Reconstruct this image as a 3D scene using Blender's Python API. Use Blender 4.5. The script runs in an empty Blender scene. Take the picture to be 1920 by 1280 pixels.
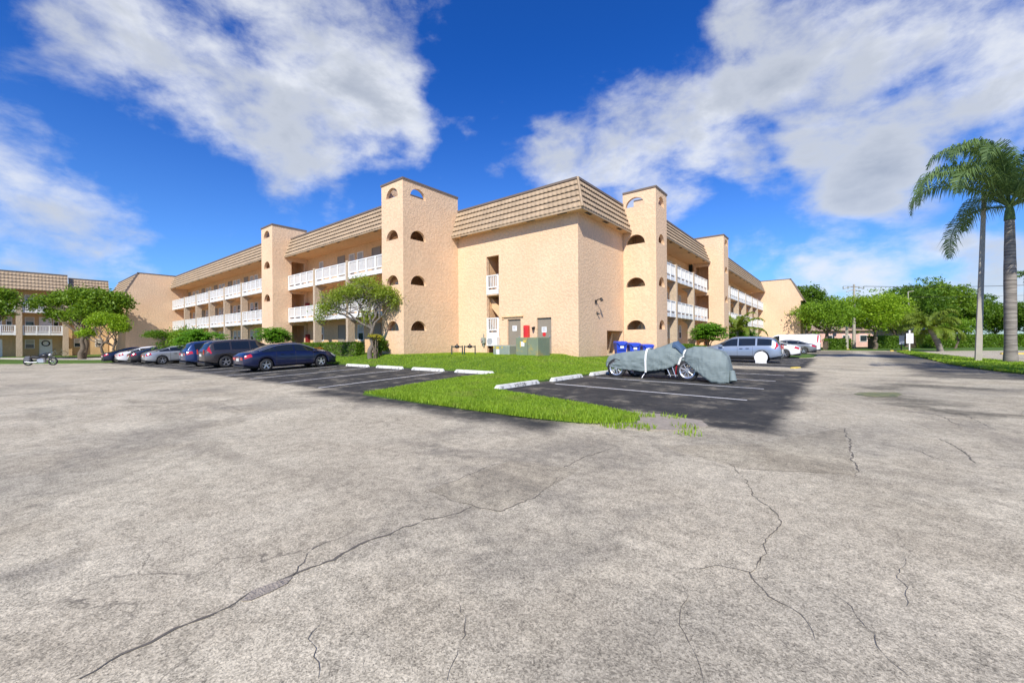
import bpy, bmesh, math, random
import numpy as np
from mathutils import Vector, Matrix
from mathutils.geometry import tessellate_polygon
rnd = random.Random(7); rng = np.random.default_rng(11)
sc = bpy.context.scene; COL = sc.collection
# ------------------------------------------------------------------ camera and survey helpers
F = 772.; ROLL = math.radians(0.42); CH = 1.5; RV = (.7826, .6225); DV = (-.6225, .7826); CX, CY = 11.0, -19.6
def _der(px, py):
    x = px-960; y = py-640; c, s = math.cos(ROLL), math.sin(ROLL)
    return x*c-y*s, x*s+y*c
def G(px, py, z=0.):
    x, y = _der(px, py); d = (CH-z)*F/y; r = x/F*d
    return (CX+r*RV[0]+d*DV[0], CY+r*RV[1]+d*DV[1])
def vdir(px, py):
    x, y = _der(px, py)
    return Vector((x/F*RV[0]+DV[0], x/F*RV[1]+DV[1], -y/F)).normalized()
def PD(px, d, z=0.):            # point at pixel column px and view depth d
    x = (px-960)/F*d
    return (CX+x*RV[0]+d*DV[0], CY+x*RV[1]+d*DV[1])
def hz(px): return 640-(px-960)*math.tan(ROLL)
def zat(px, py, d): return CH+(hz(px)-py)/F*d
# ------------------------------------------------------------------ terrain
def lerp_tab(v, tab):
    if v <= tab[0][0]: return tab[0][1]
    for (a, fa), (b, fb) in zip(tab, tab[1:]):
        if v <= b: return fa+(fb-fa)*(v-a)/(b-a)
    return tab[-1][1]
AT = [(-72, .1), (-68, 0), (-60, -.2), (-45, -.3), (-20, 0)]
LT = [(-13, 0), (-7.1, .25), (-4.7, 1)]
RT = [(-1, 1), (0, .8), (3.3, .12), (9.3, 0)]
def g(x, y):
    a = lerp_tab(x, AT)
    return a+(.72-a)*min(lerp_tab(y, LT), lerp_tab(x, RT))
XC = sorted(set(list(range(-75, 31))+[3.3, 9.3])); YC = sorted(set(list(range(-24, 62))+[-7.1, -4.7]))
# ------------------------------------------------------------------ materials
def newmat(name):
    m = bpy.data.materials.new(name); m.use_nodes = True; nt = m.node_tree; nt.nodes.clear()
    o = nt.nodes.new('ShaderNodeOutputMaterial'); b = nt.nodes.new('ShaderNodeBsdfPrincipled')
    nt.links.new(b.outputs[0], o.inputs[0]); return m, nt, b
class NT:
    def __init__(s, nt): s.nt = nt
    def n(s, t, **k):
        nd = s.nt.nodes.new(t)
        for a, v in k.items():
            if a == 'ins':
                for i, w in v.items():
                    if isinstance(w, bpy.types.NodeSocket): s.nt.links.new(w, nd.inputs[i])
                    else: nd.inputs[i].default_value = w
            else: setattr(nd, a, v)
        return nd
    def m(s, op, a, b=0., c=0., clamp=False): return s.n('ShaderNodeMath', operation=op, use_clamp=clamp, ins={0: a, 1: b, 2: c}).outputs[0]
    def noise(s, vec, scale, detail=4, rough=.55, dist=0.):
        return s.n('ShaderNodeTexNoise', ins={'Vector': vec, 'Scale': scale, 'Detail': detail, 'Roughness': rough, 'Distortion': dist}).outputs[0]
    def ramp(s, v, a, b, lo=0., hi=1., smooth=True):
        nd = s.n('ShaderNodeMapRange', ins={0: v, 1: a, 2: b, 3: lo, 4: hi}); nd.clamp = True
        if smooth: nd.interpolation_type = 'SMOOTHSTEP'
        return nd.outputs[0]
    def mix(s, f, a, b, mode='MIX'):
        nd = s.n('ShaderNodeMix', data_type='RGBA', blend_type=mode)
        for i, v in ((0, f), (6, a), (7, b)):
            if isinstance(v, bpy.types.NodeSocket): s.nt.links.new(v, nd.inputs[i])
            else: nd.inputs[i].default_value = v if not isinstance(v, (tuple, list)) or len(v) == 4 else (*v, 1)
        return nd.outputs[2]
    def pos(s): return s.n('ShaderNodeNewGeometry').outputs['Position']
    def obj(s): return s.n('ShaderNodeTexCoord').outputs['Object']
def c4(c): return (c[0], c[1], c[2], 1)
def mat(name, col, rough=.6, var=.12, scale=3., bump=0., bscale=30., metal=0., coat=0., fine=0., spec=.5, dirt=None):
    m, nt, b = newmat(name); N = NT(nt); p = N.obj()
    n1 = N.noise(p, scale, 5); n2 = N.noise(p, scale*9, 3)
    f = N.m('ADD', N.m('MULTIPLY', n1, 1.), N.m('MULTIPLY', n2, .4))
    k = N.ramp(f, .4, 1.0, 1-var, 1+var, False)
    base = N.mix(1., c4(col), N.n('ShaderNodeCombineColor', ins={0: k, 1: k, 2: k}).outputs[0], 'MULTIPLY')
    if dirt: base = N.mix(N.ramp(N.noise(p, dirt[1], 6, .65), .52, .72, 0, dirt[2]), base, c4(dirt[0]))
    nt.links.new(base, b.inputs['Base Color'])
    b.inputs['Roughness'].default_value = rough; b.inputs['Metallic'].default_value = metal
    b.inputs['Coat Weight'].default_value = coat; b.inputs['Specular IOR Level'].default_value = spec
    if bump:
        bn = N.n('ShaderNodeBump', ins={'Strength': 1., 'Distance': bump, 'Height': N.noise(p, bscale, 4)})
        nt.links.new(bn.outputs[0], b.inputs['Normal'])
    return m
def stucco(name, col, amp=.02):
    m, nt, b = newmat(name); N = NT(nt); p = N.pos()
    n0 = N.noise(p, .35, 4); n1 = N.noise(p, 7, 3, .55, .5); n2 = N.noise(p, 22, 3, .5, .3)
    h = N.m('ADD', N.ramp(n1, .40, .60), N.m('MULTIPLY', n2, .7))
    k = N.ramp(N.m('ADD', n0, N.m('MULTIPLY', n1, .25)), .4, .85, .9, 1.06, False)
    k = N.m('MULTIPLY', k, N.ramp(h, .2, 1.2, .93, 1.03, False))
    base = N.mix(1., c4(col), N.n('ShaderNodeCombineColor', ins={0: k, 1: k, 2: k}).outputs[0], 'MULTIPLY')
    stv = N.n('ShaderNodeMapping', ins={0: p, 3: (5, 5, .22)}).outputs[0]
    base = N.mix(N.m('MULTIPLY', N.ramp(N.noise(stv, 1.0, 5, .6), .52, .75), N.ramp(n0, .35, .65, .05, .30)), base, c4((col[0]*.72, col[1]*.70, col[2]*.68)))
    z = N.n('ShaderNodeSeparateXYZ', ins={0: p}).outputs[2]
    st = N.m('MULTIPLY', N.ramp(z, 1.6, .4), N.ramp(N.noise(p, 1.2, 5), .4, .7, .1, .55))
    base = N.mix(st, base, c4((col[0]*.7, col[1]*.66, col[2]*.6)))
    base = N.mix(N.ramp(N.noise(p, .45, 6, .6, .6), .50, .62, 0, .22), base, c4((col[0]*1.04, col[1]*.93, col[2]*.86)))
    nt.links.new(base, b.inputs['Base Color']); b.inputs['Roughness'].default_value = .9; b.inputs['Specular IOR Level'].default_value = .2
    bn = N.n('ShaderNodeBump', ins={'Strength': .9, 'Distance': amp, 'Height': h}); nt.links.new(bn.outputs[0], b.inputs['Normal'])
    return m
def leafmat(name, c1, c2, trans=.35):
    m, nt, b = newmat(name); N = NT(nt)
    r = N.n('ShaderNodeNewGeometry').outputs['Random Per Island']; nn = N.noise(N.obj(), .8, 2)
    f = N.m('ADD', N.m('MULTIPLY', r, .6), N.m('MULTIPLY', nn, .5), clamp=True)
    base = N.mix(f, c4(c1), c4(c2))
    if name == 'grass_blade': base = N.mix(N.ramp(N.noise(N.obj(), .9, 6, .7), .52, .70, 0, .6), base, (.36, .36, .10))
    nt.links.new(base, b.inputs['Base Color'])
    b.inputs['Roughness'].default_value = .5; b.inputs['Specular IOR Level'].default_value = .3
    t = N.n('ShaderNodeBsdfTranslucent', ins={0: N.mix(.5, base, (c2[0]*1.6, c2[1]*1.5, c2[2]*.6))})
    mx = N.n('ShaderNodeMixShader', ins={0: trans, 1: b.outputs[0], 2: t.outputs[0]})
    nt.links.new(mx.outputs[0], [n for n in nt.nodes if n.type == 'OUTPUT_MATERIAL'][0].inputs[0]); return m
def glassmat(name, col=(.02, .025, .03), rough=.04):
    m, nt, b = newmat(name); b.inputs['Base Color'].default_value = c4(col); b.inputs['Roughness'].default_value = rough
    b.inputs['Specular IOR Level'].default_value = .8; return m
M = {}
PEACH = (.76, .54, .355)
M['stucco'] = stucco('stucco_peach', PEACH, .008)
M['smooth'] = stucco('painted_wall_peach', (.73, .49, .28), .004)
M['tan'] = stucco('column_tan', (.50, .40, .29), .012)
M['tan2'] = stucco('far_wall_tan', (.58, .41, .23), .006)
M['tile'] = mat('roof_tile', (.40, .295, .19), .75, .22, 1.4, .006, 40, dirt=((.30, .25, .2), 3, .5))
M['coping'] = mat('bronze_coping_and_lap_shade', (.17, .13, .10), .5, .1)
M['vent'] = mat('vent_dark', (.06, .05, .045), .8)
M['white'] = mat('white_paint', (.76, .76, .74), .45, .07, 3, dirt=((.5, .47, .42), 5, .35))
M['fascia'] = mat('fascia_cream', (.72, .58, .42), .7, .08)
M['door_grey'] = mat('door_taupe', (.27, .23, .18), .55, .08, 2)
M['door_dark'] = mat('door_dark_green', (.09, .10, .085), .5, .1)
M['glass'] = glassmat('window_glass', (.03, .04, .045), .06)
M['blind'] = mat('window_blind', (.45, .44, .40), .6, .05)
M['concrete'] = mat('concrete', (.55, .51, .45), .85, .18, 4, .004, 60, dirt=((.3, .28, .25), 6, .5))
M['stop'] = mat('painted_concrete_white', (.74, .73, .69), .7, .10, 6, .003, 80, dirt=((.30, .28, .25), 5, .85))
M['paint'] = mat('line_paint', (.74, .73, .71), .8, .2, 8, dirt=((.2, .19, .19), 14, .6))
M['yellow'] = mat('yellow_paint', (.62, .45, .06), .7, .2, 6, dirt=((.4, .36, .3), 6, .7))
M['green_box'] = mat('transformer_green', (.20, .24, .155), .5, .12, 2, dirt=((.42, .30, .06), 2.2, .75))
M['grey_box'] = mat('cabinet_grey_green', (.25, .29, .24), .5, .1, 2, dirt=((.42, .38, .2), 4, .35))
M['black'] = mat('black_rubber', (.025, .025, .027), .7, .1, 8)
M['blackm'] = mat('black_metal', (.03, .03, .032), .35, .05, metal=.4)
M['pipe'] = mat('pipe_dark_green', (.035, .06, .045), .45, .1)
M['chrome'] = mat('rim_silver', (.62, .63, .65), .28, .05, metal=.8)
M['red'] = mat('red_enamel', (.65, .02, .02), .3, .05, coat=.5)
M['redlens'] = mat('tail_lens_red', (.50, .015, .02), .12, .03, coat=1.)
M['clearlens'] = mat('clear_lens', (.65, .66, .68), .1, .03, coat=1.)
M['cglass'] = glassmat('car_glass', (.012, .016, .02), .02)
M['plate'] = mat('number_plate', (.65, .66, .62), .4)
M['bin'] = mat('bin_plastic_blue', (.025, .065, .50), .38, .06, 3)
M['cover'] = mat('cover_fabric', (.17, .225, .225), .75, .10, 2.5, .004, 9)
m_, nt_, b_ = newmat('cover_cloth'); Nn = NT(nt_); p_ = Nn.obj(); mpv = Nn.n('ShaderNodeMapping', ins={0: p_, 2: (0, math.radians(12), 0), 3: (1.3, 1.5, 8)}).outputs[0]
wr_ = Nn.noise(mpv, 1.4, 4, .5, .6); nt_.links.new(Nn.mix(Nn.ramp(Nn.noise(p_, 3, 5), .3, .7), (.155, .195, .195), (.20, .245, .243)), b_.inputs['Base Color']); b_.inputs['Roughness'].default_value = .7
nt_.links.new(Nn.n('ShaderNodeBump', ins={'Strength': 1., 'Distance': .03, 'Height': Nn.m('ABSOLUTE', Nn.m('SUBTRACT', wr_, .5))}).outputs[0], b_.inputs['Normal']); M['cover'] = m_
M['coverblue'] = mat('cover_fabric_blue', (.06, .11, .19), .7, .1, 4)
M['strap'] = mat('webbing_white', (.75, .75, .72), .7)
M['redframe'] = mat('frame_red', (.35, .01, .02), .3, coat=.6)
M['bark'] = mat('bark', (.15, .115, .085), .9, .35, 6, .03, 22)
M['barkpale'] = mat('bark_pale', (.17, .145, .12), .9, .5, 5, .02, 18, dirt=((.05, .045, .04), 5, .9))
m_, nt_, b_ = newmat('palm_bark'); Nn = NT(nt_); p_ = Nn.obj(); rg = Nn.noise(Nn.n('ShaderNodeMapping', ins={0: p_, 3: (.6, .6, 9)}).outputs[0], 1.2, 4, .6)
nt_.links.new(Nn.mix(Nn.ramp(rg, .35, .65), (.13, .115, .10), (.30, .27, .235)), b_.inputs['Base Color']); b_.inputs['Roughness'].default_value = .9
nt_.links.new(Nn.n('ShaderNodeBump', ins={'Strength': 1., 'Distance': .03, 'Height': rg}).outputs[0], b_.inputs['Normal']); M['palmbark'] = m_
M['polec'] = mat('pole_concrete', (.40, .37, .31), .85, .12, 3, .003, 50)
M['wood'] = mat('plank', (.50, .38, .24), .8, .15, 5)
M['soil'] = mat('soil_gravel', (.36, .31, .25), .95, .3, 12, .02, 60)
M['pink'] = stucco('pink_wall', (.70, .45, .39), .004); M['pinkroof'] = mat('house_roof', (.42, .30, .24), .8, .15, 2)
M['garage'] = mat('garage_red', (.48, .10, .06), .6)
L = {}
L['tree'] = leafmat('leaf_mid', (.06, .14, .012), (.24, .37, .03))
L['dark'] = leafmat('leaf_dark', (.04, .10, .012), (.16, .28, .025))
L['bright'] = leafmat('leaf_bright', (.09, .19, .012), (.26, .42, .03))
L['lime'] = leafmat('leaf_lime', (.13, .24, .012), (.36, .52, .03))
L['olive'] = leafmat('leaf_olive', (.14, .20, .025), (.38, .48, .07), .45)
L['twig'] = leafmat('leaf_grey_twig', (.14, .12, .09), (.30, .28, .22), .1)
L['palm'] = leafmat('leaf_palm', (.06, .12, .05), (.20, .30, .10))
L['palmy'] = leafmat('leaf_palm_yellow', (.07, .14, .015), (.26, .33, .04))
L['hedge'] = leafmat('leaf_hedge', (.05, .13, .01), (.19, .32, .025))
L['plant'] = leafmat('leaf_plant', (.05, .15, .012), (.20, .42, .03))
L['yel'] = leafmat('leaf_yellow', (.30, .30, .03), (.55, .50, .06))
L['rust'] = leafmat('leaf_rust', (.30, .12, .02), (.45, .25, .04))
L['grass'] = leafmat('grass_blade', (.05, .14, .006), (.42, .60, .05), .4)
# ------------------------------------------------------------------ object helpers
def link(o, parent=None):
    COL.objects.link(o)
    if parent is not None: o.parent = parent
    return o
def tag(o, label=None, cat=None, group=None, kind=None):
    for k, v in (('label', label), ('category', cat), ('group', group), ('kind', kind)):
        if v: o[k] = v
    return o
def thing(name, label, cat, loc=(0, 0, 0), rz=0., group=None):
    o = bpy.data.objects.new(name, None); o.empty_display_size = .2; link(o); o.location = loc; o.rotation_euler = (0, 0, rz)
    return tag(o, label, cat, group)
def copy_tree(o, parent=None):
    c = o.copy(); COL.objects.link(c); c.parent = parent
    for ch in list(KIDS.get(o.name, [])):
        cc = copy_tree(ch, c); KIDS.setdefault(c.name, []).append(cc)
    return c
KIDS = {}
def frame(U, Nn, O):
    return lambda u, o, z: (O[0]+U[0]*u+Nn[0]*o, O[1]+U[1]*u+Nn[1]*o, z)
ID = lambda x, y, z: (x, y, z)
class MB:
    def __init__(s, tf=ID): s.v = []; s.f = []; s.mi = []; s.tf = tf; s.sm = []
    def add(s, vs, fs, mi=0, sm=False):
        b = len(s.v); s.v += [s.tf(*p) for p in vs]; s.f += [tuple(b+i for i in f) for f in fs]
        s.mi += [mi]*len(fs); s.sm += [sm]*len(fs); return s
    def box(s, x0, x1, y0, y1, z0, z1, mi=0):
        return s.add([(x0, y0, z0), (x1, y0, z0), (x1, y1, z0), (x0, y1, z0), (x0, y0, z1), (x1, y0, z1), (x1, y1, z1), (x0, y1, z1)],
                     [(0, 3, 2, 1), (4, 5, 6, 7), (0, 1, 5, 4), (1, 2, 6, 5), (2, 3, 7, 6), (3, 0, 4, 7)], mi)
    def bbox(s, x0, x1, y0, y1, z0, z1, r=.03, mi=0):      # box with chamfered edges (vertical and top)
        def ring(i, z): return [(x0+i+r, y0+i, z), (x1-i-r, y0+i, z), (x1-i, y0+i+r, z), (x1-i, y1-i-r, z), (x1-i-r, y1-i, z), (x0+i+r, y1-i, z), (x0+i, y1-i-r, z), (x0+i, y0+i+r, z)]
        vs = ring(0, z0)+ring(0, z1-r)+ring(r, z1); fs = [tuple(range(7, -1, -1)), tuple(range(16, 24))]
        for k in (0, 8):
            for i in range(8): j = (i+1) % 8; fs.append((k+i, k+j, k+8+j, k+8+i))
        return s.add(vs, fs, mi)
    def tube(s, pts, rad, n=8, mi=0, caps=True):
        pts = [Vector(p) for p in pts]; rad = rad if isinstance(rad, (list, tuple)) else [rad]*len(pts)
        vs = []; fs = []; prev = None
        for i, p in enumerate(pts):
            t = (pts[min(i+1, len(pts)-1)]-pts[max(i-1, 0)]).normalized()
            a = Vector((0, 0, 1)) if abs(t.z) < .9 else Vector((1, 0, 0))
            if prev is not None: a = prev
            x = (a-t*a.dot(t)).normalized(); y = t.cross(x); prev = x
            for k in range(n):
                q = 2*math.pi*k/n; w = p+(x*math.cos(q)+y*math.sin(q))*rad[i]; vs.append(tuple(w))
        for i in range(len(pts)-1):
            for k in range(n): j = (k+1) % n; fs.append((i*n+k, i*n+j, (i+1)*n+j, (i+1)*n+k))
        s.add(vs, fs, mi, True)
        if caps: s.add(vs[:n], [tuple(range(n-1, -1, -1))], mi); s.add(vs[-n:], [tuple(range(n))], mi)
        return s
    def prism(s, poly, z0, z1, mi=0):
        n = len(poly); s.add([(x, y, z0) for x, y in poly]+[(x, y, z1) for x, y in poly], [tuple(range(n-1, -1, -1)), tuple(range(n, 2*n))]+[(i, (i+1) % n, n+(i+1) % n, n+i) for i in range(n)], mi)
        return s
    def quad(s, a, b, c, d, mi=0): return s.add([a, b, c, d], [(0, 1, 2, 3)], mi)
    def wall(s, u0, u1, z0, z1, holes=(), o0=0., o1=-.22, outer=None, mi=0):   # plate with openings: front at o0, back at o1
        out = outer or [(u0, z0), (u1, z0), (u1, z1), (u0, z1)]; loops = [out]+list(holes)
        tri = tessellate_polygon([[Vector((a, b, 0)) for a, b in l] for l in loops])
        fl = [p for l in loops for p in l]; n = len(fl)
        vs = [(a, o0, b) for a, b in fl]+[(a, o1, b) for a, b in fl]
        s.add(vs, [tuple(t) for t in tri]+[(t[2]+n, t[1]+n, t[0]+n) for t in tri], mi)
        k = 0
        for l in loops:
            m = len(l); s.add([(a, o0, b) for a, b in l]+[(a, o1, b) for a, b in l], [(i, (i+1) % m, m+(i+1) % m, m+i) for i in range(m)], mi)
        return s
    def build(s, name, mats, parent=None, wloc=True, smooth=False, bevel=0.):
        me = bpy.data.meshes.new(name); vs = s.v
        if wloc and parent is not None:
            r = parent
            while r.parent: r = r.parent
            l = r.location; vs = [(x-l.x, y-l.y, z-l.z) for x, y, z in vs]
        me.from_pydata(vs, [], s.f)
        for m_ in (mats if isinstance(mats, (list, tuple)) else [mats]): me.materials.append(m_)
        me.polygons.foreach_set('material_index', s.mi); me.polygons.foreach_set('use_smooth', [bool(smooth or a) for a in s.sm])
        bm = bmesh.new(); bm.from_mesh(me); bmesh.ops.recalc_face_normals(bm, faces=bm.faces); bm.to_mesh(me); bm.free()
        o = link(bpy.data.objects.new(name, me), parent)
        if parent is not None: KIDS.setdefault(parent.name, []).append(o)
        if bevel:
            b = o.modifiers.new('bevel', 'BEVEL'); b.width = bevel; b.segments = 2; b.limit_method = 'ANGLE'
        return o
def rect(u0, u1, z0, z1): return [(u0, z0), (u1, z0), (u1, z1), (u0, z1)]
def arch(u, z, hw, h, n=14): return [(u-hw, z), (u+hw, z)]+[(u+hw*math.cos(a), z+h*math.sin(a)) for a in [math.pi*i/n for i in range(1, n)]]
def npmesh(name, V, Fs, matl, parent=None, loc=(0, 0, 0), smooth=False):   # Fs (n,k)
    me = bpy.data.meshes.new(name); n, k = Fs.shape
    me.vertices.add(len(V)); me.vertices.foreach_set('co', np.ascontiguousarray(V, dtype=np.float32).ravel())
    me.loops.add(n*k); me.loops.foreach_set('vertex_index', Fs.astype(np.int32).ravel())
    me.polygons.add(n); me.polygons.foreach_set('loop_start', np.arange(0, n*k, k, dtype=np.int32))
    if smooth: me.polygons.foreach_set('use_smooth', np.ones(n, bool))
    me.update(calc_edges=True); me.materials.append(matl)
    o = link(bpy.data.objects.new(name, me), parent); o.location = loc
    if parent is not None: KIDS.setdefault(parent.name, []).append(o)
    return o
def drape(name, poly, m, dz=0., skirt=0., kind='structure', jag=0., hole=None):
    if jag:
        out = []
        for (a, b) in zip(poly, poly[1:]+poly[:1]):
            n = max(1, int(math.dist(a, b)/.25)); n = min(n, 160)
            for i in range(n):
                t = i/n; out.append((a[0]+(b[0]-a[0])*t+rnd.uniform(-jag, jag), a[1]+(b[1]-a[1])*t+rnd.uniform(-jag, jag)))
        poly = out
    bm = bmesh.new(); vs = [bm.verts.new((x, y, 0)) for x, y in poly]
    tri = tessellate_polygon([[Vector((x, y, 0)) for x, y in poly]])
    for t in tri:
        try: bm.faces.new([vs[i] for i in t])
        except ValueError: pass
    bmesh.ops.dissolve_limit(bm, angle_limit=.001, verts=bm.verts, edges=bm.edges) if not jag else None
    xs = [p[0] for p in poly]; ys = [p[1] for p in poly]
    for c in XC:
        if min(xs) < c < max(xs): bmesh.ops.bisect_plane(bm, geom=bm.verts[:]+bm.edges[:]+bm.faces[:], plane_co=(c, 0, 0), plane_no=(1, 0, 0))
    for c in YC:
        if min(ys) < c < max(ys): bmesh.ops.bisect_plane(bm, geom=bm.verts[:]+bm.edges[:]+bm.faces[:], plane_co=(0, c, 0), plane_no=(0, 1, 0))
    bmesh.ops.triangulate(bm, faces=bm.faces[:])
    for f in bm.faces:
        if f.normal.z < 0: f.normal_flip()
    for v in bm.verts: v.co.z = g(v.co.x, v.co.y)+dz
    if skirt:
        be = [e for e in bm.edges if e.is_boundary]
        ex = bmesh.ops.extrude_edge_only(bm, edges=be)
        for v in ex['geom']:
            if isinstance(v, bmesh.types.BMVert): v.co.z -= skirt
    me = bpy.data.meshes.new(name); bm.to_mesh(me); bm.free(); me.materials.append(m)
    o = link(bpy.data.objects.new(name, me)); o['kind'] = kind; return o
# ================================================================== SKY
SUN_EL = 40.; SUNH = Vector((.45, -.893)).normalized()
w = bpy.data.worlds.new('World'); sc.world = w; w.use_nodes = True; nt = w.node_tree; nt.nodes.clear(); N = NT(nt)
sky = N.n('ShaderNodeTexSky'); sky.sky_type = 'NISHITA'; sky.sun_disc = False; sky.sun_elevation = math.radians(SUN_EL)
sky.sun_rotation = math.atan2(SUNH.x, SUNH.y); sky.air_density = 1.0; sky.dust_density = .25; sky.ozone_density = 2.5
dirv = N.n('ShaderNodeTexCoord').outputs['Generated']
dn = N.n('ShaderNodeVectorMath', operation='NORMALIZE', ins={0: dirv}).outputs[0]
sx = N.n('ShaderNodeSeparateXYZ', ins={0: dn})
el = N.m('MAXIMUM', sx.outputs[2], 0.)
den = N.m('ADD', el, .16)
pl = N.n('ShaderNodeCombineXYZ', ins={0: N.m('DIVIDE', sx.outputs[0], den), 1: N.m('DIVIDE', sx.outputs[1], den), 2: 0.}).outputs[0]
BL = [(190, 60, 90, .75), (300, 90, 150, 1.05), (430, 120, 170, 1.1), (560, 170, 170, 1.15), (670, 210, 120, 1.1), (745, 255, 65, 1.), (600, 50, 90, .55),
      (20, 300, 110, 1.), (110, 350, 110, 1.), (190, 380, 80, .8), (90, 465, 110, .75), (230, 430, 60, .5), (300, 460, 50, .35),
      (1090, 300, 100, .9), (1180, 260, 130, 1.), (1290, 220, 120, .95), (1380, 250, 90, .7), (1230, 340, 100, .8), (1120, 170, 60, .5), (1430, 320, 50, .4), (1170, 110, 40, .5),
      (1400, 40, 90, .9), (1520, 90, 150, 1.1), (1680, 120, 180, 1.15), (1850, 90, 170, 1.15), (1560, 220, 110, 1.), (1640, 320, 90, 1.), (1480, 150, 70, .5), (1900, 240, 90, .6), (1750, 210, 100, .7),
      (1570, 475, 60, .85), (1520, 535, 80, 1.0), (1640, 525, 90, 1.0), (1760, 490, 80, .95), (1850, 530, 110, 1.0), (1700, 400, 70, .5), (1400, 480, 60, .65),
      (640, 395, 40, .6), (700, 375, 35, .5), (250, 480, 80, .6), (1290, 430, 40, .4), (1900, 330, 60, .4)]
mask = None
for (px, py, r, wt) in BL:
    c = vdir(px, py); ra = .5*(c.angle(vdir(px+r, py))+c.angle(vdir(px, py+r)))
    dt = N.n('ShaderNodeVectorMath', operation='DOT_PRODUCT', ins={0: dn, 1: tuple(c)}).outputs['Value']
    v = N.ramp(dt, math.cos(ra*1.45), math.cos(ra*.2), 0., wt)
    mask = v if mask is None else N.m('MAXIMUM', mask, v)
gen = N.ramp(N.noise(pl, .9, 3), .5, .75, 0, .8)     # broken clouds over the rest of the sky
behind = N.n('ShaderNodeVectorMath', operation='DOT_PRODUCT', ins={0: dn, 1: (DV[0], DV[1], 0)}).outputs['Value']
mask = N.m('MAXIMUM', mask, N.m('MULTIPLY', gen, N.ramp(behind, .35, -.1)))
cdv = N.n('ShaderNodeMapping', ins={0: dn, 3: (1, 1, 1.7)}).outputs[0]
nz = N.noise(cdv, 3.4, 10, .57, .2); nzf = N.noise(cdv, 11., 8, .6, .2)
sh = N.n('ShaderNodeVectorMath', operation='ADD', ins={0: cdv, 1: (.05, -.10, .16)}).outputs[0]
relief = N.m('SUBTRACT', N.noise(cdv, 3.4, 10, .57, .2), N.noise(sh, 3.4, 10, .57, .2))
dens = N.m('ADD', N.m('MULTIPLY', mask, .80), N.m('MULTIPLY', N.m('SUBTRACT', N.m('ADD', N.m('MULTIPLY', nz, .72), N.m('MULTIPLY', nzf, .28)), .5), 3.9))
alpha = N.m('MULTIPLY', N.ramp(dens, .22, 1.05), .97)
thick = N.ramp(dens, .7, 2.1, 0, .75)
thick = N.m('ADD', thick, N.ramp(relief, -.12, .12, -.4, .4), clamp=True)
ccol = N.mix(thick, (5.1, 5.3, 5.6), (2.35, 2.65, 3.15))
tint = N.mix(1., sky.outputs[0], N.mix(N.ramp(el, 0., .16), (.40, .55, .78), N.mix(N.ramp(el, .08, .6), (.36, .64, 1.08), (.085, .40, 1.0))), 'MULTIPLY')
fin = N.mix(N.m('MULTIPLY', alpha, .93), tint, ccol)
bg = N.n('ShaderNodeBackground', ins={0: fin, 1: .14}); out = N.n('ShaderNodeOutputWorld', ins={0: bg.outputs[0]})
sl = bpy.data.lights.new('sun', 'SUN'); sl.energy = 4.9; sl.angle = math.radians(.53); sl.color = (1, .94, .83)
so = link(bpy.data.objects.new('sun', sl)); e = math.radians(SUN_EL)
so.rotation_euler = Vector((SUNH.x*math.cos(e), SUNH.y*math.cos(e), math.sin(e))).to_track_quat('Z', 'Y').to_euler()
# camera
cd = bpy.data.cameras.new('camera'); cam = link(bpy.data.objects.new('camera', cd)); cd.sensor_width = 36; cd.lens = F/1920*36; cd.clip_end = 4000; cd.clip_start = .05
f = Vector((DV[0], DV[1], 0)); q = f.to_track_quat('-Z', 'Y').to_matrix().to_4x4()
cam.matrix_world = Matrix.Translation((CX, CY, CH)) @ q @ Matrix.Rotation(-ROLL, 4, 'Z'); sc.camera = cam
sc.view_settings.view_transform = 'Standard'; sc.view_settings.look = 'None'; sc.view_settings.exposure = 0.25; sc.view_settings.gamma = 1
sc.render.resolution_x = 1024; sc.render.resolution_y = 682
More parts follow.
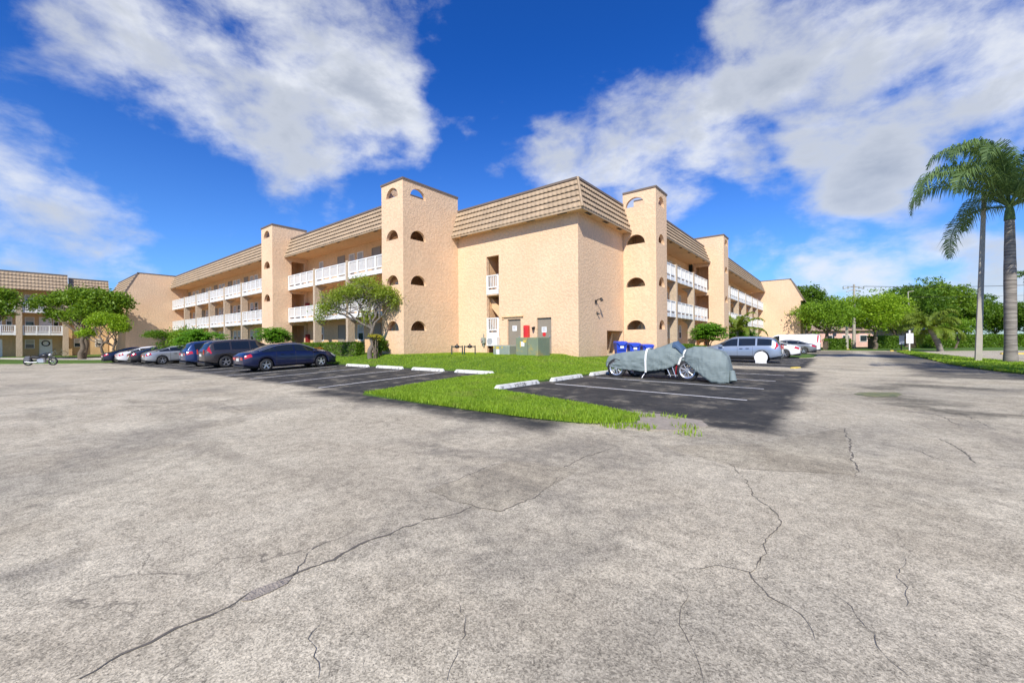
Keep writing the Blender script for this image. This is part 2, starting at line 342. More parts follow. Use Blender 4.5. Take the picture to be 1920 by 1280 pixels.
# ================================================================== GROUND
def ground_mat(name='old_asphalt', tint=None):
    m, nt, b = newmat(name); N = NT(nt); p = N.pos(); xyz = N.n('ShaderNodeSeparateXYZ', ins={0: p}); X, Y = xyz.outputs[0], xyz.outputs[1]
    big = N.noise(p, .16, 4, .5); mid = N.noise(p, .75, 6, .62, .5); fine = N.noise(p, 7, 5, .6)
    wob = N.m('MULTIPLY', N.m('SUBTRACT', N.noise(p, .7, 5, .65), .5), 1.6)
    def dist_box(x0, x1, y0, y1, soft=.35, wk=1.):
        cx, cy, hx, hy = (x0+x1)/2, (y0+y1)/2, (x1-x0)/2, (y1-y0)/2
        dx = N.m('SUBTRACT', N.m('ABSOLUTE', N.m('SUBTRACT', X, cx)), hx); dy = N.m('SUBTRACT', N.m('ABSOLUTE', N.m('SUBTRACT', Y, cy)), hy)
        d = N.m('ADD', N.m('MAXIMUM', dx, dy), N.m('MULTIPLY', wob, wk))
        return N.ramp(d, -soft, soft, 1., 0.)
    seal = dist_box(-46, 1.2, -13.0, -4)
    seal = N.m('MAXIMUM', seal, dist_box(-2, 7.0, -13.75, -12.7, .5))
    seal = N.m('MAXIMUM', seal, dist_box(2.4, 10.2, -11.9, 4.0, .25, .6))
    seal = N.m('MAXIMUM', seal, dist_box(2.4, 9.6, 6.6, 20, .25, .5))
    seal = N.m('MAXIMUM', seal, N.m('MULTIPLY', dist_box(13.6, 17, 3, 45, .6), .75))
    seal = N.m('MAXIMUM', seal, N.m('MULTIPLY', dist_box(8.5, 12, 28, 47, .9), .6))
    wear = N.ramp(N.noise(p, 1.1, 7, .7), .50, .72, 1., .45)
    seal = N.m('MULTIPLY', seal, wear)
    old = N.mix(N.ramp(mid, .32, .68), (.43, .385, .31), (.60, .55, .455))
    old = N.mix(N.ramp(big, .35, .68, 0, .6), old, (.47, .42, .345))
    old = N.mix(N.ramp(N.noise(p, .42, 8, .74, .8), .50, .68, 0, .6), old, (.20, .185, .165))
    sv = N.n('ShaderNodeMapping', ins={0: p, 2: (0, 0, math.radians(-40)), 3: (.25, 1.2, 1)}).outputs[0]
    old = N.mix(N.ramp(N.noise(sv, .8, 5, .6), .54, .72, 0, .38), old, (.24, .215, .18))
    old = N.mix(N.ramp(N.noise(p, .22, 6, .6, .4), .50, .66, 0, .45), old, (.24, .225, .20))
    def seg(a, b, wd):
        ax, ay = a; dx, dy = b[0]-ax, b[1]-ay; l2 = dx*dx+dy*dy
        t = N.m('DIVIDE', N.m('ADD', N.m('MULTIPLY', N.m('SUBTRACT', X, ax), dx), N.m('MULTIPLY', N.m('SUBTRACT', Y, ay), dy)), l2, clamp=True)
        ex = N.m('SUBTRACT', N.m('SUBTRACT', X, ax), N.m('MULTIPLY', t, dx)); ey = N.m('SUBTRACT', N.m('SUBTRACT', Y, ay), N.m('MULTIPLY', t, dy))
        d = N.m('SQRT', N.m('ADD', N.m('MULTIPLY', ex, ex), N.m('MULTIPLY', ey, ey)))
        return N.ramp(N.m('ADD', d, N.m('MULTIPLY', wob, .9)), wd*.3, wd*1.6, .75, 0)
    stn = None
    for (sa, sb, wd) in ((G(1650, 741), G(1725, 753), .75), (G(1690, 757), G(1800, 773), .35), (G(1800, 773), G(1935, 781), .28), (G(1700, 722), G(1830, 729), .6), (G(1640, 728), G(1700, 723), .35)):
        q_ = seg(sa, sb, wd); stn = q_ if stn is None else N.m('MAXIMUM', stn, q_)
    stn = N.m('MULTIPLY', stn, N.ramp(N.noise(p, 3.2, 6, .7), .32, .6, .35, 1.))
    old = N.mix(stn, old, (.095, .088, .07))
    vor = N.n('ShaderNodeTexVoronoi', ins={'Vector': p, 'Scale': 130.}); vc = N.n('ShaderNodeSeparateColor', ins={0: vor.outputs['Color']}).outputs[0]
    vor2 = N.n('ShaderNodeTexVoronoi', ins={'Vector': p, 'Scale': 62.}); vc2 = N.n('ShaderNodeSeparateColor', ins={0: vor2.outputs['Color']}).outputs[0]
    sp = N.m('ADD', N.m('MULTIPLY', N.ramp(vc, .1, .9, -.33, .27, False), 1.), N.m('ADD', N.ramp(vc2, 0, 1, -.18, .18, False), N.ramp(fine, .3, .7, -.16, .16)))
    k = N.m('ADD', 1., sp)
    kc = N.n('ShaderNodeCombineColor', ins={0: k, 1: k, 2: k}).outputs[0]
    old = N.mix(1., old, kc, 'MULTIPLY')
    pits = N.ramp(N.noise(p, 90, 3, .7), .60, .68, 0, .8); old = N.mix(pits, old, (.09, .08, .07))
    dark = N.mix(N.ramp(N.noise(p, 1.6, 6, .65), .4, .75), (.040, .041, .044), (.085, .082, .080))
    dark = N.mix(.5, dark, N.mix(1., dark, kc, 'MULTIPLY'))
    dark = N.mix(N.ramp(N.noise(p, 24, 4, .7), .64, .74, 0, .5), dark, (.3, .28, .25))
    # fine crazing
    ve = N.n('ShaderNodeTexVoronoi', feature='DISTANCE_TO_EDGE', ins={'Vector': N.n('ShaderNodeVectorMath', operation='ADD', ins={0: p, 1: N.n('ShaderNodeTexNoise', ins={'Vector': p, 'Scale': 1.5, 'Detail': 5}).outputs[1]}).outputs[0], 'Scale': .42}).outputs['Distance']
    cr = N.m('MULTIPLY', N.ramp(ve, .0, .006, 1, 0), N.ramp(N.noise(p, .35, 3), .52, .62, 0, .6))
    old = N.mix(cr, old, (.10, .09, .08))
    base = N.mix(seal, old, dark)
    base = N.mix(1., base, (1.0, .975, .885, 1), 'MULTIPLY')
    if tint: base = N.mix(1., base, c4(tint), 'MULTIPLY')
    nt.links.new(base, b.inputs['Base Color']); b.inputs['Roughness'].default_value = .88; b.inputs['Specular IOR Level'].default_value = .25
    h = N.m('ADD', N.m('MULTIPLY', vc, 1.), N.m('MULTIPLY', pits, -1.5))
    bn = N.n('ShaderNodeBump', ins={'Strength': .8, 'Distance': .0035, 'Height': h}); nt.links.new(bn.outputs[0], b.inputs['Normal'])
    return m
M['ground'] = ground_mat()
def soil_ground():
    m, nt, b = newmat('turf_soil'); N = NT(nt); p = N.pos()
    c = N.mix(N.ramp(N.noise(p, 1.3, 5, .6), .35, .7), (.055, .12, .010), (.11, .20, .018))
    c = N.mix(N.ramp(N.noise(p, 22, 4, .7), .45, .7, 0, .6), c, (.03, .07, .01))
    c = N.mix(N.ramp(N.noise(p, .5, 4), .6, .8, 0, .35), c, (.17, .19, .05))
    nt.links.new(c, b.inputs['Base Color']); b.inputs['Roughness'].default_value = .95
    bn = N.n('ShaderNodeBump', ins={'Strength': 1., 'Distance': .03, 'Height': N.noise(p, 30, 4, .7)}); nt.links.new(bn.outputs[0], b.inputs['Normal']); return m
M['turf'] = soil_ground()
xs = [-3000, -800, -250, -120]+XC+[45, 80, 200, 800, 3000]; ys = [-3000, -400, -80]+YC+[90, 150, 300, 900, 3000]
V = np.array([(x, y, g(x, y)) for y in ys for x in xs]); nx = len(xs)
Q = np.array([(j*nx+i, j*nx+i+1, (j+1)*nx+i+1, (j+1)*nx+i) for j in range(len(ys)-1) for i in range(nx-1)])
tag(npmesh('ground', V, Q, M['ground']), kind='structure')
LAWN = [(.3, -13.0), (2.35, -13.1), (4.9, -13.1), (6.35, -13.1), (7.3, -12.95), (7.9, -12.6), (8.1, -12.2), (7.9, -11.8), (7.0, -11.45), (6.0, -11.2), (5.0, -11.0), (4.1, -10.8), (3.15, -10.5), (3.05, -8),
        (3.05, 5), (3.05, 54), (-56.9, 54), (-56.9, -6.95), (-46, -6.95), (-12, -6.95), (-3, -6.95), (.2, -6.95), (-.2, -8.6), (-.1, -11)]
lawn_front = drape('lawn', [p for p in LAWN[:15]]+[(3.05, 54), (.4, 54), (.4, 5.8), (-.2, -.2), (-9.4, -.2), (-56.9, -2), (-56.9, -6.95), (-30, -6.95), (-12, -6.95), (-3, -6.95), (.2, -6.95), (-.2, -8.6), (-.1, -11)], M['turf'], .05, .08, jag=.03)
lawn_left = drape('lawn', [(-45.6, -6.98), (-45.2, -13.3), (-47, -16), (-50.6, -19.3), (-60, -30), (-74, -40), (-74, 5), (-57.3, 5), (-57.3, -6.98)], M['turf'], .05, .08)
ISL = [(16.3, 46.5), (16.0, 43), (16.0, 30), (15.95, 22), (15.9, 14), (16.3, 9.5), (16.7, 7), (17.6, 4.3), (19.5, 1), (23, -3), (26, 0), (22.5, 8), (20.6, 13.5), (19.4, 17.3), (18.3, 24.7), (17.9, 32), (17.6, 43), (17, 46.5)]
island = drape('lawn', ISL, M['turf'], .06, .1, jag=.04)
patch = drape('lawn', [(6.3, 20.9), (8.9, 21.0), (9.3, 23), (9.3, 29.5), (6.3, 29.6)], M['turf'], .05, .08, jag=.04)
verge = drape('lawn', [(6.5, 50), (11, 49.2), (17, 49.3), (22, 52), (27, 55.5), (60, 76), (120, 118), (250, 400), (-150, 400), (-60, 80), (6.5, 80)], M['turf'], .05, .08)
path = drape('path', [(-47.5, -7.6), (-48, -9.6), (-66.8, -22), (-66.8, -20), (-58, -9.4), (-57.4, -7.6)], M['concrete'], .065)
bare = drape('bare_soil', [(7.35, -12.7), (8.3, -12.9), (9.0, -12.5), (9.25, -11.9), (9.0, -11.5), (8.3, -11.3), (7.6, -11.35), (7.2, -12)], M['soil'], .012, .02, jag=.05)
# grass blades -----------------------------------------------------
def inpoly(P, poly):
    x, y = P[:, 0], P[:, 1]; c = np.zeros(len(P), bool); n = len(poly)
    for i in range(n):
        x1, y1 = poly[i]; x2, y2 = poly[(i+1) % n]
        if y1 == y2: continue
        k = ((y1 > y) != (y2 > y)) & (x < (x2-x1)*(y-y1)/(y2-y1)+x1); c ^= k
    return c
def gv(P): return np.array([g(a, b) for a, b in P])
def blades(name, poly, n, h, wd, dz=.04, box=None, matl=None, fallout=True):
    xs = [p[0] for p in poly]; ys = [p[1] for p in poly]; bx = box or (min(xs), max(xs), min(ys), max(ys))
    P = np.empty((0, 2)); tries = 0
    while len(P) < n and tries < 60:
        q = rng.uniform((bx[0], bx[2]), (bx[1], bx[3]), (n*2, 2)); q = q[inpoly(q, poly)]
        if fallout:
            d = np.hypot(q[:, 0]-CX, q[:, 1]-CY); q = q[rng.random(len(q)) < np.clip((9/d)**1.6, 0, 1)]
        P = np.vstack([P, q]); tries += 1
    P = P[:n]; d = np.hypot(P[:, 0]-CX, P[:, 1]-CY); sc_ = np.clip((d/11)**.75, 1, 3)
    H = h*rng.uniform(.55, 1.35, len(P)); W = wd*sc_*rng.uniform(.7, 1.3, len(P)); A = rng.uniform(0, 2*math.pi, len(P)); Bn = rng.uniform(.1, .9, len(P))*H
    z = gv(P)+dz-.01; C = np.column_stack([P, z]); dx = np.column_stack([np.cos(A), np.sin(A), 0*A])*(W/2)[:, None]
    be = A+rng.uniform(.8, 2.2, len(P)); B_ = np.column_stack([np.cos(be)*Bn, np.sin(be)*Bn, H]); Mi = np.column_stack([np.cos(be)*Bn*.3, np.sin(be)*Bn*.3, H*.6])
    V = np.stack([C-dx, C+dx, C+Mi+dx*.8, C+Mi-dx*.8, C+B_], 1).reshape(-1, 3); i = np.arange(len(P))[:, None]*5
    Fq = np.concatenate([np.hstack([i, i+1, i+2]), np.hstack([i, i+2, i+3]), np.hstack([i+3, i+2, i+4])])
    return npmesh(name, V, Fq, matl or L['grass'])
LF = LAWN[:15]+[(3.05, 20), (1.2, 20), (1.2, 5.8), (0, 0), (-9.3, 0), (-9.3, -4.6), (-27, -4.8), (-27, -6.95), (.2, -6.95), (-.2, -8.6), (-.1, -11)]
go = blades('grass', LF, 230000, .055, .012); tag(go, 'bright green grass covering the corner lawn between the two lots', 'grass', kind='stuff')
TIP = [(.3, -13.0), (2.35, -13.15), (4.9, -13.2), (6.35, -13.2), (7.5, -13.0), (8.2, -12.5), (7.6, -12.1), (6.2, -12.3), (3, -12.5), (.5, -12.6)]
ge = blades('grass', TIP, 14000, .10, .012); tag(ge, 'longer uncut grass along the front edge of the lawn tip', 'grass', kind='stuff')
gi = blades('grass', ISL, 42000, .11, .03); tag(gi, 'thick grass on the long island under the royal palm', 'grass', kind='stuff')
for k, (x, y, n) in enumerate([(8.35, -12.75, 110), (8.0, -11.75, 90), (8.95, -12.3, 50), (8.5, -11.5, 60), (7.9, -12.9, 120), (9.1, -12.75, 30)]):
    r = .16; pol = [(x+r*1.6*math.cos(a), y+r*math.sin(a)) for a in np.linspace(0, 6.28, 9)[:-1]]
    o = blades('weed_tuft', pol, n, .09, .014, dz=.01, fallout=False)
    tag(o, ['largest weed tuft in the bare soil off the lawn tip', 'weed tuft at the lot side of the bare soil', 'small weed tuft at the right end of the bare soil', 'sparse weed tuft against the black asphalt', 'weed tuft touching the end of the lawn tip', 'tiny weed tuft at the road edge of the bare soil'][k], 'weed', 'weed tufts in the bare soil')
# cracks -----------------------------------------------------------
M['crack'] = mat('crack_dark', (.13, .115, .095), .95, .3, 20)
def crack(name, pts, w0, seed=0, taper=True):
    w0 *= .72; r = random.Random(seed); P = [Vector(G(*p)) for p in pts]; out = []
    for a, b in zip(P, P[1:]):
        n = max(1, int((b-a).length/.045))
        for i in range(n): out.append(a.lerp(b, i/n))
    out.append(P[-1]); n = len(out); vs = []; fs = []; off = 0.
    for i, p in enumerate(out):
        t = (out[min(i+1, n-1)]-out[max(i-1, 0)]).normalized(); nn = Vector((-t.y, t.x)); off = off*.8+r.uniform(-.02, .02)
        q = i/(n-1); ww = w0*(.35+.65*math.sin(math.pi*min(1, max(0, q)))**.5 if taper else 1)*r.uniform(.25, 1.4)
        if r.random() < .08: ww *= .2
        c = p+nn*off
        for s in (-1, 1): a = c+nn*ww*s*.5; vs.append((a.x, a.y, g(a.x, a.y)+.004))
    for i in range(n-1): fs.append((2*i, 2*i+1, 2*i+3, 2*i+2))
    me = bpy.data.meshes.new(name); me.from_pydata(vs, [], fs); me.materials.append(M['crack']); o = link(bpy.data.objects.new(name, me)); o['kind'] = 'structure'
CR = [([(150, 1275), (230, 1228), (330, 1180), (430, 1142), (480, 1112), (545, 1082), (600, 1060), (690, 1020), (760, 990), (830, 968), (885, 950)], .03),
      ([(545, 1080), (556, 1062), (575, 1040), (610, 1015), (635, 1008)], .012), ([(800, 918), (840, 935), (885, 950), (940, 960), (1000, 932), (1050, 892)], .012),
      ([(800, 918), (870, 893), (960, 862), (1010, 866), (1092, 880)], .011), ([(1050, 878), (1090, 862), (1115, 852), (1150, 838)], .022), ([(1300, 853), (1350, 862), (1390, 886), (1415, 930), (1452, 958), (1460, 985), (1432, 1020), (1418, 1058)], .012),
      ([(1295, 1068), (1345, 1062), (1400, 1075), (1440, 1118), (1500, 1152), (1535, 1200)], .012), ([(1400, 1075), (1418, 1040)], .012), ([(1285, 1100), (1280, 1150), (1302, 1215), (1300, 1275)], .007),
      ([(1580, 800), (1597, 845), (1605, 893)], .03), ([(1762, 822), (1800, 846), (1833, 869)], .028), ([(860, 1128), (882, 1180), (870, 1230), (835, 1275)], .006),
      ([(1605, 893), (1500, 885), (1390, 880), (1300, 868)], .008), ([(1690, 770), (1760, 778), (1860, 786), (1918, 792)], .04), ([(1800, 775), (1860, 800), (1918, 808)], .02), ([(1720, 768), (1770, 782), (1800, 800)], .02),
      ([(430, 1142), (455, 1110), (440, 1095)], .007), ([(860, 878), (900, 900), (925, 888)], .008), ([(1640, 830), (1720, 845), (1790, 870)], .012), ([(1850, 850), (1915, 862)], .014),
      ([(1480, 1090), (1560, 1110), (1640, 1180), (1700, 1270)], .006), ([(1700, 1020), (1690, 1080), (1720, 1150)], .005), ([(600, 1150), (570, 1200), (590, 1275)], .005), ([(1180, 985), (1150, 1010), (1160, 1050)], .005), ([(0, 760), (120, 748), (260, 752)], .03), ([(250, 740), (420, 760), (560, 800)], .015), ([(1000, 800), (1100, 812), (1260, 822), (1420, 830)], .01), ([(1240, 850), (1300, 853)], .01)]
for i, (p, w_) in enumerate(CR): crack('pavement_crack', p, w_, i)
drape('crack_filling', [G(*p) for p in ((452, 1128), (470, 1110), (500, 1096), (530, 1086), (550, 1082), (535, 1096), (505, 1112), (470, 1126))], M['soil'], .005, jag=.008)
M['patch'] = ground_mat('asphalt_patch', (.88, .87, .85)); M['stain'] = M['patch']
drape('asphalt_patch', [G(*p) for p in ((803, 918), (960, 863), (1088, 880), (1000, 930), (938, 959), (885, 949))], M['patch'], .002)
drape('asphalt_patch', [G(*p) for p in ((1240, 835), (1420, 832), (1580, 802), (1604, 890), (1500, 884), (1390, 878), (1300, 854))], M['patch'], .002)
0 and drape('damp_stain', [G(*p) for p in ((1590, 737), (1640, 733), (1700, 737), (1730, 742), (1700, 750), (1720, 760), (1790, 768), (1920, 778), (1920, 784), (1780, 776), (1700, 768), (1660, 757), (1640, 748))], M['stain'], .003, jag=.05)
0 and drape('damp_stain', [G(*p) for p in ((1690, 719), (1760, 717), (1830, 725), (1900, 728), (1810, 733), (1740, 730))], M['stain'], .003, jag=.05)
mp, nt_, b_ = newmat('puddle_moss'); Nn = NT(nt_); p_ = Nn.pos()
nt_.links.new(Nn.mix(Nn.ramp(Nn.noise(p_, 6, 4), .4, .6), (.11, .11, .01), (.22, .20, .03)), b_.inputs['Base Color']); b_.inputs['Roughness'].default_value = .4
drape('puddle', [G(*p) for p in ((1600, 738), (1630, 735.5), (1680, 735.8), (1693, 739), (1685, 744), (1640, 744), (1610, 741))], mp, .007, jag=.03)
# painted lines ---------------------------------------------------
def line(x0, y0, x1, y1, wd=.10):
    d = Vector((x1-x0, y1-y0)).normalized(); n = Vector((-d.y, d.x))*wd/2
    drape('parking_line', [(x0+n.x, y0+n.y), (x1+n.x, y1+n.y), (x1-n.x, y1-n.y), (x0-n.x, y0-n.y)], M['paint'], .005)
SL = [.35-2.93*k for k in range(1, 17)]
for x in SL: line(x, -12.9, x, -7.5)
SR = [-8.0+2.93*k for k in range(0, 12) if k not in (4,)]
for y in SR: line(3.6, y, 9.2, y)
def wheel_stop(x, y, ang, label, text=None, ln=2.15):
    z = g(x, y); o = thing('wheel_stop', label, 'wheel stop', (x, y, z), ang, 'white concrete wheel stops'); mb = MB(); h = ln/2
    pr = [(-.09, 0), (.09, 0), (.06, .13), (-.06, .13)]
    vs = []
    for s_, e_ in ((-h, 0), (-h+.10, 1), (h-.10, 1), (h, 0)):
        for (yy, zz) in pr: vs.append((s_, yy*(.9 if not e_ else 1), zz*(1 if e_ else .45)))
    fs = [(0, 1, 2, 3), (15, 14, 13, 12)]+[(4*k+i, 4*k+4+i, 4*k+4+(i+1) % 4, 4*k+(i+1) % 4) for k in range(3) for i in range(4)]
    mb.add(vs, fs); mb.build('block', M['stop'], o, False, bevel=.012)
    for s_, t in ((-h+.22, '20'), (h-.22, '20'), (0, text)):
        if not t: continue
        cu = bpy.data.curves.new('lettering', 'FONT'); cu.body = t; cu.size = .14 if t == text else .10; cu.align_x = 'CENTER'; cu.extrude = .001; cu.space_character = 1.15
        cu.materials.append(M['black']); tmp = bpy.data.objects.new('tmp', cu); me_ = bpy.data.meshes.new_from_object(tmp); bpy.data.objects.remove(tmp)
        to = link(bpy.data.objects.new('lettering', me_), o); to.location = (s_, -.091, .022); to.rotation_euler = (math.radians(77), 0, 0)
    return o
wheel_stop(3.2, -9.5, math.pi/2, 'white wheel stop lettered VISITOR at the tip of the lawn', 'VISITOR')
wheel_stop(3.2, -6.57, math.pi/2, 'white wheel stop between the VISITOR stop and the covered vehicle', None)
wheel_stop(3.2, -3.7, math.pi/2, 'weathered wheel stop touching the rear wheel of the covered vehicle')
for k in range(4, 8): wheel_stop(3.2, -3.7+2.93*(k-1), math.pi/2, ['wheel stop in the bay just beyond the covered vehicle', 'wheel stop two bays beyond the covered vehicle', 'wheel stop two bays short of the silver blue car', 'wheel stop one bay short of the silver blue car'][k-4])
for k, lab in enumerate(['rightmost wheel stop of the left lot, out in the lawn', 'wheel stop in front of the black pipe rack bay, second from the right', 'wheel stop in front of the gnarled tree, third from the right', 'wheel stop hidden partly by the nose of the navy sedan']):
    wheel_stop(-.95-2.95*k, -7.15, 0, lab, ln=2.2)
for k, (x, y, rz) in enumerate([(9.2, 6.4, 1.3), (16.6, 47.2, .2), (23.4, 38.2, .4)]):
    o = thing('kerb_block', ['yellow painted kerb piece at the end of the pale strip in the lot', 'yellow painted kerb at the tip of the palm island', 'yellow kerb piece in the lot beyond the palms'][k], 'kerb', (x, y, g(x, y)), rz)
    hl = .9 if k else .4; MB().bbox(-hl, hl, -.12, .12, 0, .13 if k else .06).build('block', M['yellow'], o, False)
# ================================================================== BUILDING
FL = [.75, 3.45, 6.15]; ZS = 8.72; ZT = 10.35
def mansard(mb, tf, u0, u1, oe, ot, zb=ZS, zt=ZT, rows=5, e0=0., e1=0., cope=None, mi=0):
    """tile rows from eave (offset oe) up to top (offset ot); e0/e1: how far the top edge is pulled in at each end (hips)"""
    nn = max(2, int(abs(u1-u0)/.075)); zz = [zb+(zt-.1-zb)*k/rows for k in range(rows+1)]
    for k in range(rows):
        ta, tb = k/rows, (k+1)/rows; vs = []; fs = []
        oa, ob = oe+(ot-oe)*ta, oe+(ot-oe)*tb
        for i in range(nn+1):
            t = i/nn; w_ = .018*math.cos(t*(u1-u0)*2*math.pi/.30)
            ua = (u0+e0*ta)+((u1-e1*ta)-(u0+e0*ta))*t; ub = (u0+e0*tb)+((u1-e1*tb)-(u0+e0*tb))*t
            for (u, o_, z_) in ((ua, oa-.01, zz[k]-.035), (ua, oa, zz[k]+.015), (ua, oa+.06+w_, zz[k]+.005+w_*.6), (ua, oa+.065+w_, zz[k]+.05+w_*.4), (ub, ob+.008+w_*.3, zz[k+1]-.035)): vs.append(tf(u, o_, z_))
        for i in range(nn):
            for j in (2, 3): a = i*5+j; fs.append((a, a+1, a+6, a+5))
        mb.add(vs, fs, mi); mb.add(vs, [(i*5+j, i*5+j+1, i*5+j+6, i*5+j+5) for i in range(nn) for j in (0, 1)], 1)  # gap and underside faces coloured dark, painting the shade under each tile lap
    if cope is not None:
        a0, a1 = u0+e0, u1-e1; vs = [tf(a, o_, z_) for a in (a0, a1) for (o_, z_) in ((ot-.16, zt-.12), (ot+.07, zt-.12), (ot+.07, zt), (ot-.16, zt))]
        cope.add(vs, [(0, 1, 2, 3), (7, 6, 5, 4)]+[(i, (i+1) % 4, 4+(i+1) % 4, 4+i) for i in range(4)])
def railing(parent, tf, u0, u1, o, zf, side_board=True):
    mb = MB(lambda u, oo, z: tf(u, o+oo, z)); L_ = u1-u0; n = max(1, round(L_/1.15)); pw = .15
    zt = zf+.98
    mb.box(u0, u1, -.045, .045, zt-.07, zt); mb.box(u0, u1, -.03, .03, zf+.17, zf+.25)
    mb.box(u0, u1, -.035, .035, zf-.22, zf+.07)
    for k in range(n+1):
        c = u0+pw/2+(L_-pw)*k/n; mb.box(c-pw/2, c+pw/2, -.055, .055, zf-.24, zt+.005)
        if k < n:
            a = c+pw/2; b = u0+pw/2+(L_-pw)*(k+1)/n-pw/2; m_ = max(3, int((b-a)/.15))
            for j in range(1, m_+1):
                x = a+(b-a)*(j)/(m_+1); mb.box(x-.026, x+.026, -.02, .02, zf+.25, zt-.07)
    return mb.build('railing', M['white'], parent)
def window(parent, tf, u0, u1, z0, z1, o=0., blind=True):
    mb = MB(lambda u, oo, z: tf(u, o+oo, z)); t = .06
    for a in ((u0, u1, z1-t, z1), (u0, u1, z0, z0+t), (u0, u0+t, z0+t, z1-t), (u1-t, u1, z0+t, z1-t), (u0+t, u1-t, (z0+z1)/2-.03, (z0+z1)/2+.03)): mb.box(a[0], a[1], 0, .05, a[2], a[3])
    w_ = mb.build('window', M['white'], parent)
    MB(lambda u, oo, z: tf(u, o+oo, z)).box(u0+t*.9, u1-t*.9, .002, .02, z0+t, z1-t).build('pane', M['glass'], w_)
    if blind: MB(lambda u, oo, z: tf(u, o+oo, z)).box(u0+t, u1-t, .021, .028, (z0+z1)/2+.03, z1-t).build('blind', M['blind'], w_)
    return w_
def door(parent, tf, u0, zf, o=0., wd=.95, h=2.08, m=None, ref=None):
    mb = MB(lambda u, oo, z: tf(u, o+oo, z)); mb.box(u0-.06, u0, 0, .05, zf, zf+h+.06); mb.box(u0+wd, u0+wd+.06, 0, .05, zf, zf+h+.06); mb.box(u0, u0+wd, 0, .05, zf+h, zf+h+.06)
    mb.box(u0, u0+wd, .0, .03, zf, zf+h, 1)
    d = mb.build('door', [m or M['door_grey'], m or M['door_grey']], parent)
    MB(lambda u, oo, z: tf(u, o+oo, z)).box(u0+wd-.13, u0+wd-.07, .03, .09, zf+.98, zf+1.04).build('handle', M['chrome'], d); return d
def stair_tower(parent, tf, u0, u1, o0, depth, ztop, side_u=None, arch_side=None, arch_front=None, sills=(2.2, 4.98, 7.72, 10.28), sides=(0, 1), opening=None, back_o=None):
    """outer face at offset o0, running back by depth; side faces at u0 and u1"""
    T = .2; zb = -.4; ob = o0-depth; mb = MB(tf)
    fh = [arch((u0+u1)/2 if arch_front is None else arch_front[0], s_, .6 if arch_front is None else arch_front[1], .60) for s_ in sills]
    mb.wall(u0, u1, zb, ztop, fh, o0, o0-T)
    def side(u, sgn, holes):
        t2 = lambda a, o_, z: tf(u+o_*sgn, a, z)
        m2 = MB(t2); m2.wall(ob, o0-T, zb, ztop, holes, 0, -T); return m2
    for s_ in (0, 1):
        hs = []
        if arch_side is not None:
            hs = [arch(o0-arch_side[0], z_, arch_side[1], .60) for z_ in sills]
        if opening and s_ == opening[0]:
            hs += [rect(o0-opening[1], o0-opening[2], z_+.02, z_+2.25) for z_ in FL]
        m2 = side(u0 if s_ == 0 else u1, -1 if s_ == 0 else 1, hs); mb.v, off = mb.v+m2.v, len(mb.v); mb.f += [tuple(i+off for i in f_) for f_ in m2.f]; mb.mi += m2.mi; mb.sm += m2.sm
    o = mb.build('stair_tower', M['stucco'], parent)
    fm = MB(tf)
    for z_ in (.6, 3.3, 6.0, 8.95): fm.box(u0+T, u1-T, ob, o0-T, z_, z_+.15)
    fm.box(u0+T, u1-T, ob-.15, ob, zb, ztop-1.1)
    for k in range(3):
        z_ = FL[k]; fm.add([(u0+T+.02, o0-T-.3, z_), (u1-T-.02, o0-T-.3, z_), (u1-T-.02, ob+.6, z_+2.6), (u0+T+.02, ob+.6, z_+2.6), (u0+T+.02, o0-T-.3, z_+.2), (u1-T-.02, o0-T-.3, z_+.2), (u1-T-.02, ob+.6, z_+2.8), (u0+T+.02, ob+.6, z_+2.8)],
                     [(0, 3, 2, 1), (4, 5, 6, 7), (0, 1, 5, 4), (1, 2, 6, 5), (2, 3, 7, 6), (3, 0, 4, 7)]) if depth > 3 else None
    fm.build('tower_floor', M['smooth'], o)
    c = MB(tf); r = .05
    c.box(u0-r, u1+r, o0-T, o0+r, ztop-.02, ztop+.09); c.box(u0-r, u0+T, ob, o0-T, ztop-.02, ztop+.09); c.box(u1-T, u1+r, ob, o0-T, ztop-.02, ztop+.09)
    c.build('coping', M['coping'], o); return o
